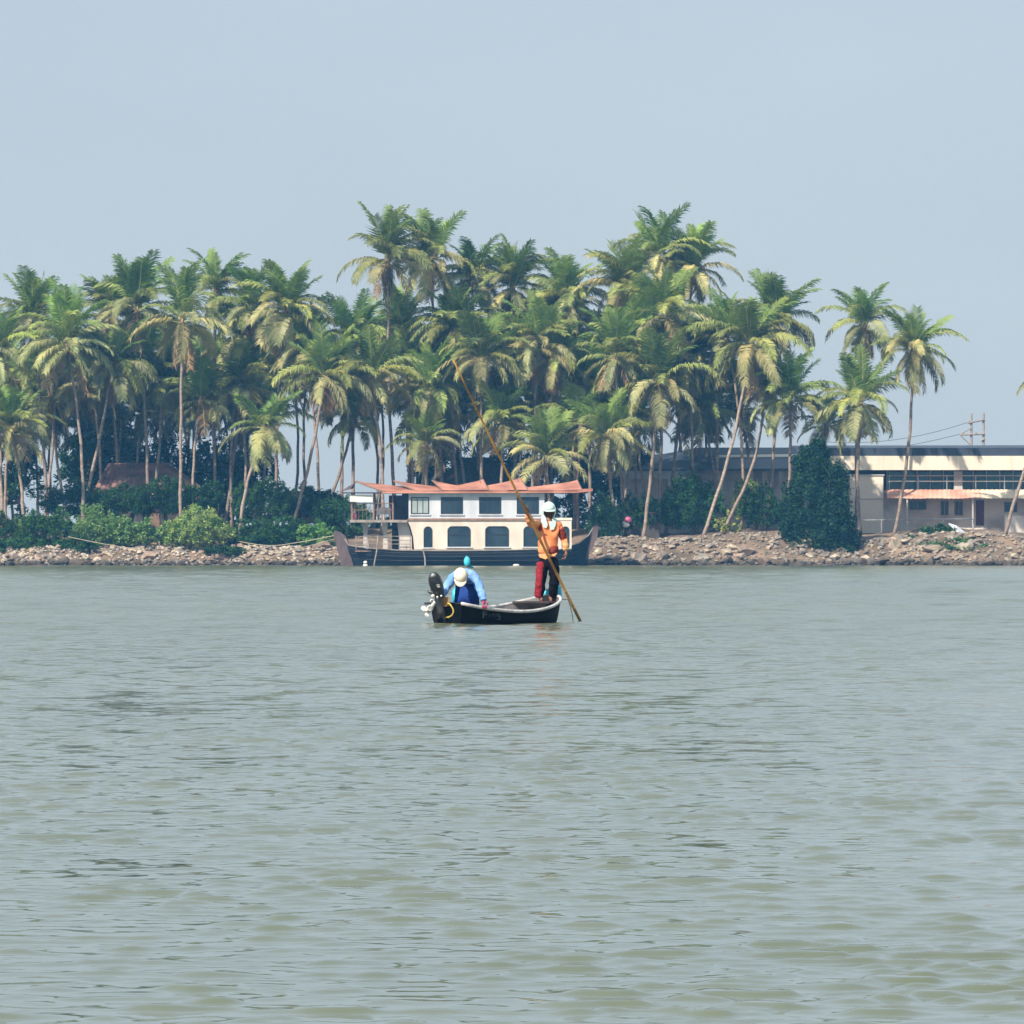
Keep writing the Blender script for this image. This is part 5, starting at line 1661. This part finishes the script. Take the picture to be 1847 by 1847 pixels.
def standing_man():
    D = 101.92
    p = lambda a, b, d=0.0: P(a, b, D + d)
    t = thing('person', 'fisherman in white cap, pale scarf and orange shirt standing and gripping the bamboo pole', 'person', p(985, 1086))
    off = Vector(t.location)
    hd = p(990, 921, -.02)
    # one continuous body
    n = [
        (p(989, 1008), .125, .085),      # 0 pelvis
        (p(989, 985), .115, .08),        # 1 waist
        (p(989, 960), .135, .085),       # 2 chest
        (p(990, 944), .10, .065),        # 3 upper chest
        (p(990, 935), .045, .045),       # 4 neck
        (p(990, 926), .05, .055),        # 5 skull base
        (p(973, 947), .05, .05),         # 6 r shoulder
        (p(958, 943, -.22), .036, .036), # 7 r elbow
        (p(949, 921, -.42), .028, .026), # 8 r wrist
        (p(1008, 948), .05, .05),        # 9 l shoulder
        (p(1017, 973, .03), .038, .038), # 10 l elbow
        (p(1021, 996, -.06), .026, .024),# 11 l wrist
        (p(980, 1017), .080, .080),      # 12 r hip
        (p(976, 1047, -.04), .055, .055),# 13 r knee
        (p(974, 1078, .0), .036, .038),  # 14 r ankle
        (p(978, 1083.5, -.10), .038, .022), # 15 r toe
        (p(998, 1017), .080, .080),      # 16 l hip
        (p(999, 1047, -.03), .055, .055),# 17
        (p(993, 1078, .05), .036, .038), # 18
        (p(994, 1083.5, -.06), .038, .022), # 19
    ]
    e = [(0, 1), (1, 2), (2, 3), (3, 4), (4, 5), (3, 6), (6, 7), (7, 8), (3, 9), (9, 10), (10, 11), (0, 12), (12, 13), (13, 14), (14, 15), (0, 16), (16, 17), (17, 18), (18, 19)]
    body = skin_mesh('body', n, e, M['skin'])
    # hand on the pole: grips round it
    hw = p(948, 918, -.47); pole_dir = (low_ - top_).normalized()
    h1 = hand_meshes(n[8][0], (Vector(hand_) - Vector(n[8][0])), pole_dir, Vector((.7, -.5, .1)), M['skin_shaded'], .95)
    h2 = hand_meshes(n[11][0], Vector((-.05, -.05, -1)), Vector((.2, -1, 0)), Vector((-1, 0, .1)), M['skin'], 1.0)
    hm, f, s, u = head_mesh(hd, (.10, -1, -.12), M['skin_shaded'])
    hme = hm.mesh('h', None, smooth=True)
    bo = link('body', join_meshes('body', [body] + h1 + h2, M['skin'], off), t)
    bpy.data.meshes.remove(hme)
    ho = hm.build('head', M['skin_shaded'], t, True)
    face_parts(ho, hd, f, s, u)
    # shirt: torso + sleeves
    q = [
        (p(988, 1001), .172, .115), (p(988, 990), .170, .115), (p(989, 968), .176, .115), (p(989.5, 951), .162, .10), (p(990, 941), .085, .075),
        (p(973, 947), .070, .070), (p(957, 944, -.22), .072, .072), (p(951, 928, -.37), .056, .054),
        (p(1008, 948), .078, .076), (p(1017, 972, .03), .064, .062), (p(1021, 991, -.04), .052, .050),
    ]
    e2 = [(0, 1), (1, 2), (2, 3), (3, 4), (3, 5), (5, 6), (6, 7), (3, 8), (8, 9), (9, 10)]
    sh = cloth('shirt', q, e2, M['orange_cloth'], t)
    # hem corner hanging at the front
    MB().slab([p(971, 999, -.085), p(1005, 997, -.085), p(1001, 1003, -.095), p(991, 1004, -.10), p(984, 1009, -.105), p(973, 1005, -.095)], (0, .02, 0)).build('shirt_hem', M['orange_cloth'], sh)
    # dark red patches of the shirt: armpit, lower right side, left sleeve
    MB().ell(p(974, 952, -.115), .03, .02, .06, 10, 8).build('shirt_patch', M['red_cloth'], sh, True)
    cloth('shirt_front_panel', [(p(995, 982, -.022), .075, .095), (p(996, 991, -.022), .110, .108), (p(998, 1001, -.022), .110, .108)], [(0, 1), (1, 2)], M['red_cloth'], t)
    cloth('sleeve_overlay', [(p(1010, 950, -.01), .062, .062), (p(1014, 963, 0), .063, .061), (p(1018, 976, .02), .058, .058)], [(0, 1), (1, 2)], M['red_cloth'], t)
    cf = MB()
    for k, py in enumerate((984, 987.5, 991)):
        cf.tube([p(1020.5, py - 1.2, -.02), p(1021, py + 1.2, -.03)], [.052, .053], 12)
    cf.build('cuff_band', M['yellow_cloth'], sh, True)
    MB().tube([p(950, 924, -.395), p(949.2, 919, -.43)], [.040, .036], 12).build('wrist_band', M['red_cloth'], sh, True)
    # trousers
    tr = [(p(989, 1002), .160, .10), (p(989, 1010), .162, .11), (p(980, 1020), .108, .10), (p(976, 1047, -.04), .090, .085), (p(973, 1078, .0), .082, .078),
          (p(998.5, 1020), .108, .10), (p(1000.5, 1047, -.03), .092, .088), (p(995, 1079, .05), .084, .08)]
    et = [(0, 1), (1, 2), (2, 3), (3, 4), (1, 5), (5, 6), (6, 7)]
    tro = cloth('trousers', tr, et, M['black_cloth'], t, root=1)
    # crimson outer panel of the right leg: strip just proud of the cloth
    cloth('trouser_panel', [(p(977, 1012, -.035), .085, .085), (p(974.2, 1032, -.055), .072, .070), (p(973, 1047, -.075), .068, .066), (p(971.5, 1064, -.058), .066, .064), (p(970.5, 1079, -.03), .066, .064)],
          [(0, 1), (1, 2), (2, 3), (3, 4)], M['crimson_cloth'], t)
    # sandals
    for a in (976, 993):
        MB().ell(p(a + 1, 1085.5, -.05), .052, .13, .014, 10, 5).build('sandal', M['magenta'], t, True)
    # scarf: hood round the head and drape on the chest
    m3 = Matrix((s, f, u)).transposed()
    vs = []; fs = []; nu = 22
    rings = [(.055, .100, .10), (.02, .108, .110), (-.05, .104, .108), (-.10, .088, .095), (-.135, .100, .100), (-.17, .135, .118), (-.21, .150, .120)]
    for dz, rs, rf in rings:
        for i in range(nu + 1):
            op = 1.0 if dz > -.08 else .75 if dz > -.12 else .45
            th = math.pi / 2 + op + (2 * math.pi - 2 * op) * i / nu
            rr_ = 1 + .05 * math.sin(5 * th + dz * 40)
            vs.append(hd + s * math.cos(th) * rs * rr_ + f * math.sin(th) * rf * rr_ + u * dz)
    for j in range(len(rings) - 1):
        for i in range(nu):
            fs.append((j * (nu + 1) + i, j * (nu + 1) + i + 1, (j + 1) * (nu + 1) + i + 1, (j + 1) * (nu + 1) + i))
    sc = MB().add(vs, fs).build('scarf', M['aqua_cloth'], t, True)
    so = sc.modifiers.new('thick', 'SOLIDIFY'); so.thickness = .012
    MB().slab([p(977, 941, -.125), p(986, 939, -.13), p(988, 947, -.13), p(985, 953, -.125), p(980, 951, -.125)], (0, .02, 0)).build('scarf_end', M['aqua_cloth'], sc)
    MB().slab([p(990, 941, -.13), p(1002, 939, -.125), p(1003, 946, -.12), p(999, 955, -.125), p(993, 956, -.13)], (0, .02, 0)).build('scarf_end', M['aqua_cloth'], sc)
    cap(t, hd + u * .005, f, s, u, M['aqua_cloth'], .118, .35, .075)
    return t


standing_man()


def stooping_man():
    D = 100.3
    p = lambda a, b, d=0.0: P(a, b, D + d)
    t = thing('person', 'fisherman in cream cap and pale blue shirt bending over the canoe side beside the motor', 'person', p(838, 1105))
    off = Vector(t.location)
    hd = p(831, 1040, -.38)
    n = [
        (p(842, 1056, .32), .125, .10),   # pelvis
        (p(842, 1042, .18), .115, .09),
        (p(840, 1036, .0), .13, .09),
        (p(837, 1036, -.14), .10, .07),
        (p(834, 1038, -.24), .045, .045),
        (p(832, 1040, -.32), .05, .055),
        (p(817, 1041, -.12), .05, .05),   # shoulder l
        (p(805, 1059, -.20), .036, .036),
        (p(798, 1075, -.32), .026, .024),
        (p(856, 1040, -.10), .05, .05),
        (p(866, 1062, -.20), .038, .036),
        (p(872.5, 1083, -.30), .026, .024),
        (p(830, 1066, .30), .08, .08),
        (p(828, 1086, .10), .055, .055),
        (p(829, 1108, .24), .038, .04),
        (p(829, 1112, .12), .038, .022),
        (p(851, 1066, .30), .08, .08),
        (p(853, 1086, .12), .055, .055),
        (p(852, 1108, .26), .038, .04),
        (p(852, 1112, .14), .038, .022),
    ]
    e = [(0, 1), (1, 2), (2, 3), (3, 4), (4, 5), (3, 6), (6, 7), (7, 8), (3, 9), (9, 10), (10, 11), (0, 12), (12, 13), (13, 14), (14, 15), (0, 16), (16, 17), (17, 18), (18, 19)]
    body = skin_mesh('body', n, e, M['skin'])
    h1 = hand_meshes(n[8][0], Vector((-.1, -.1, -1)), Vector((1, -.1, 0)), Vector((0, .9, -.2)), M['skin'])
    bo = link('body', join_meshes('body', [body] + h1, M['skin'], off), t)
    h2 = hand_meshes(n[11][0], Vector((.15, -.1, -1)), Vector((-1, -.1, 0)), Vector((0, .9, -.2)), M['magenta'], 1.12)
    link('glove', join_meshes('glove', h2, M['magenta'], off), t)
    hm, f, s, u = head_mesh(hd, (-.02, -.55, -.85), M['skin_shaded'])
    ho = hm.build('head', M['skin_shaded'], t, True)
    face_parts(ho, hd, f, s, u)
    q = [
        (p(842, 1052, .28), .150, .11), (p(842, 1041, .15), .155, .115), (p(839, 1036, -.0), .160, .11), (p(837, 1036, -.12), .13, .09), (p(834, 1037, -.20), .07, .06),
        (p(817, 1041, -.12), .085, .080), (p(806, 1058, -.20), .074, .070), (p(799, 1072, -.30), .056, .054),
        (p(856, 1040, -.10), .088, .082), (p(865, 1061, -.20), .076, .072), (p(871.5, 1080, -.29), .060, .058),
    ]
    e2 = [(0, 1), (1, 2), (2, 3), (3, 4), (3, 5), (5, 6), (6, 7), (3, 8), (8, 9), (9, 10)]
    sh = cloth('shirt', q, e2, M['blue_shirt'], t)
    MB().tube([p(799, 1071, -.295), p(798.3, 1074, -.315)], [.050, .050], 12).build('cuff', M['blue_shirt'], sh, True)
    MB().tube([p(871.8, 1079, -.285), p(872.3, 1083, -.30)], [.054, .054], 12).build('cuff', M['blue_shirt'], sh, True)
    tr = [(p(842, 1053, .33), .150, .12), (p(842, 1061, .32), .165, .12), (p(829, 1071, .26), .105, .10), (p(827, 1088, .10), .092, .09), (p(829, 1106, .22), .075, .075),
          (p(852, 1071, .26), .105, .10), (p(854, 1088, .12), .092, .09), (p(852, 1106, .24), .075, .075)]
    et = [(0, 1), (1, 2), (2, 3), (3, 4), (1, 5), (5, 6), (6, 7)]
    tro = cloth('trousers', tr, et, M['navy_cloth'], t, root=1)
    # waterproof apron hanging between the arms
    MB().slab([p(822, 1053, -.07), p(859, 1053, -.07), p(864, 1074, -.07), p(865, 1096, -.06), p(820, 1094, -.06), p(820, 1074, -.07)], (0, .03, 0)).build('apron', M['navy_cloth'], t, True)
    MB().slab([p(815.5, 1066, .10), p(822.5, 1056, .08), p(824, 1075, .09), p(822, 1092, .10), p(815, 1090, .11)], (0, .03, 0)).build('shirt_tail', M['cyan_plastic'], t, True)
    cap(t, hd + u * .005, f, s, u, M['cream_cloth'], .122, .1, .085)
    return t


stooping_man()

# turquoise bundle on a stick behind the stooping man
t = thing('cloth_bundle', 'light blue bundle tied with teal cloth on a stick behind the stooping fisherman', 'bundle', P(843, 1100, 101.0))
MB().tube([P(845, 1106, 100.95), P(843, 1012, 101.0)], .014, 6).build('stick', M['brown_wood'], t)
MB().ell(P(842.5, 1013, 100.98), .055, .05, .085, 12, 8).build('bag', M['cyan_plastic'], t, True)
MB().ell(P(841.5, 1006, 100.98), .025, .022, .035, 8, 6).build('bag_neck', M['teal_cloth'], t, True)
MB().slab([P(838, 1017, 101.0), P(846, 1015, 100.97), P(851, 1020, 101.0), P(856, 1025, 101.0), P(850, 1025, 101.0), P(841, 1021, 101.0)], (0, .04, 0)).build('cloth_tie', M['teal_cloth'], t, True)

# turquoise jerrycan and blue bucket behind the standing man
c0 = P(1006, 1071, 102.25)
t = thing('water_can', 'bright turquoise plastic can on the bow behind the standing man', 'can', c0 - Vector((0, 0, .16)))
MB().tube([c0 + Vector((0, 0, -.15)), c0 + Vector((0, 0, -.13)), c0 + Vector((0, 0, .06)), c0 + Vector((0, 0, .11)), c0 + Vector((0, 0, .14))], [.06, .07, .07, .045, .028], 14).build('body', M['cyan_plastic'], t, True)
MB().tube([c0 + Vector((0, 0, .14)), c0 + Vector((0, 0, .18))], [.032, .030], 10).build('lid', M['teal_cloth'], t, True)
MB().tube([c0 + Vector((.04, -.03, .08)), c0 + Vector((.065, -.03, .15)), c0 + Vector((.02, -.02, .19))], .009, 6).build('handle', M['cyan_plastic'], t, True)
c1 = P(984, 1070, 102.2)
t = thing('bucket', 'small turquoise bucket seen between the standing man legs', 'bucket', c1 - Vector((0, 0, .1)))
MB().tube([c1 + Vector((0, 0, -.12)), c1 + Vector((0, 0, .07))], [.05, .065], 14).build('body', M['cyan_plastic'], t, True)
MB().tube([c1 + Vector((0, 0, .06)), c1 + Vector((0, 0, .075))], [.07, .07], 14).build('rim', M['white_plastic'], t, True)


# ------------------------------------------------------------------ humid coastal haze
hz_m = bpy.data.materials.new('humid_air')
hz_m.use_nodes = True
nt = hz_m.node_tree
nt.nodes.clear()
ou = nt.nodes.new('ShaderNodeOutputMaterial')
pv = nt.nodes.new('ShaderNodeVolumePrincipled')
pv.inputs['Color'].default_value = (0.14, 0.50, 1.0, 1)
pv.inputs['Absorption Color'].default_value = (1, 1, 1, 1)     # scatters only, takes nothing out
pv.inputs['Density'].default_value = 0.00027
pv.inputs['Anisotropy'].default_value = 0.0
nt.links.new(pv.outputs[0], ou.inputs['Volume'])
o = MB().box(-710, 710, -40, 710, -2.8, 31.5).build('haze', hz_m)
tag(o, 'thin bluish humid haze over the whole river', 'haze', kind='stuff')
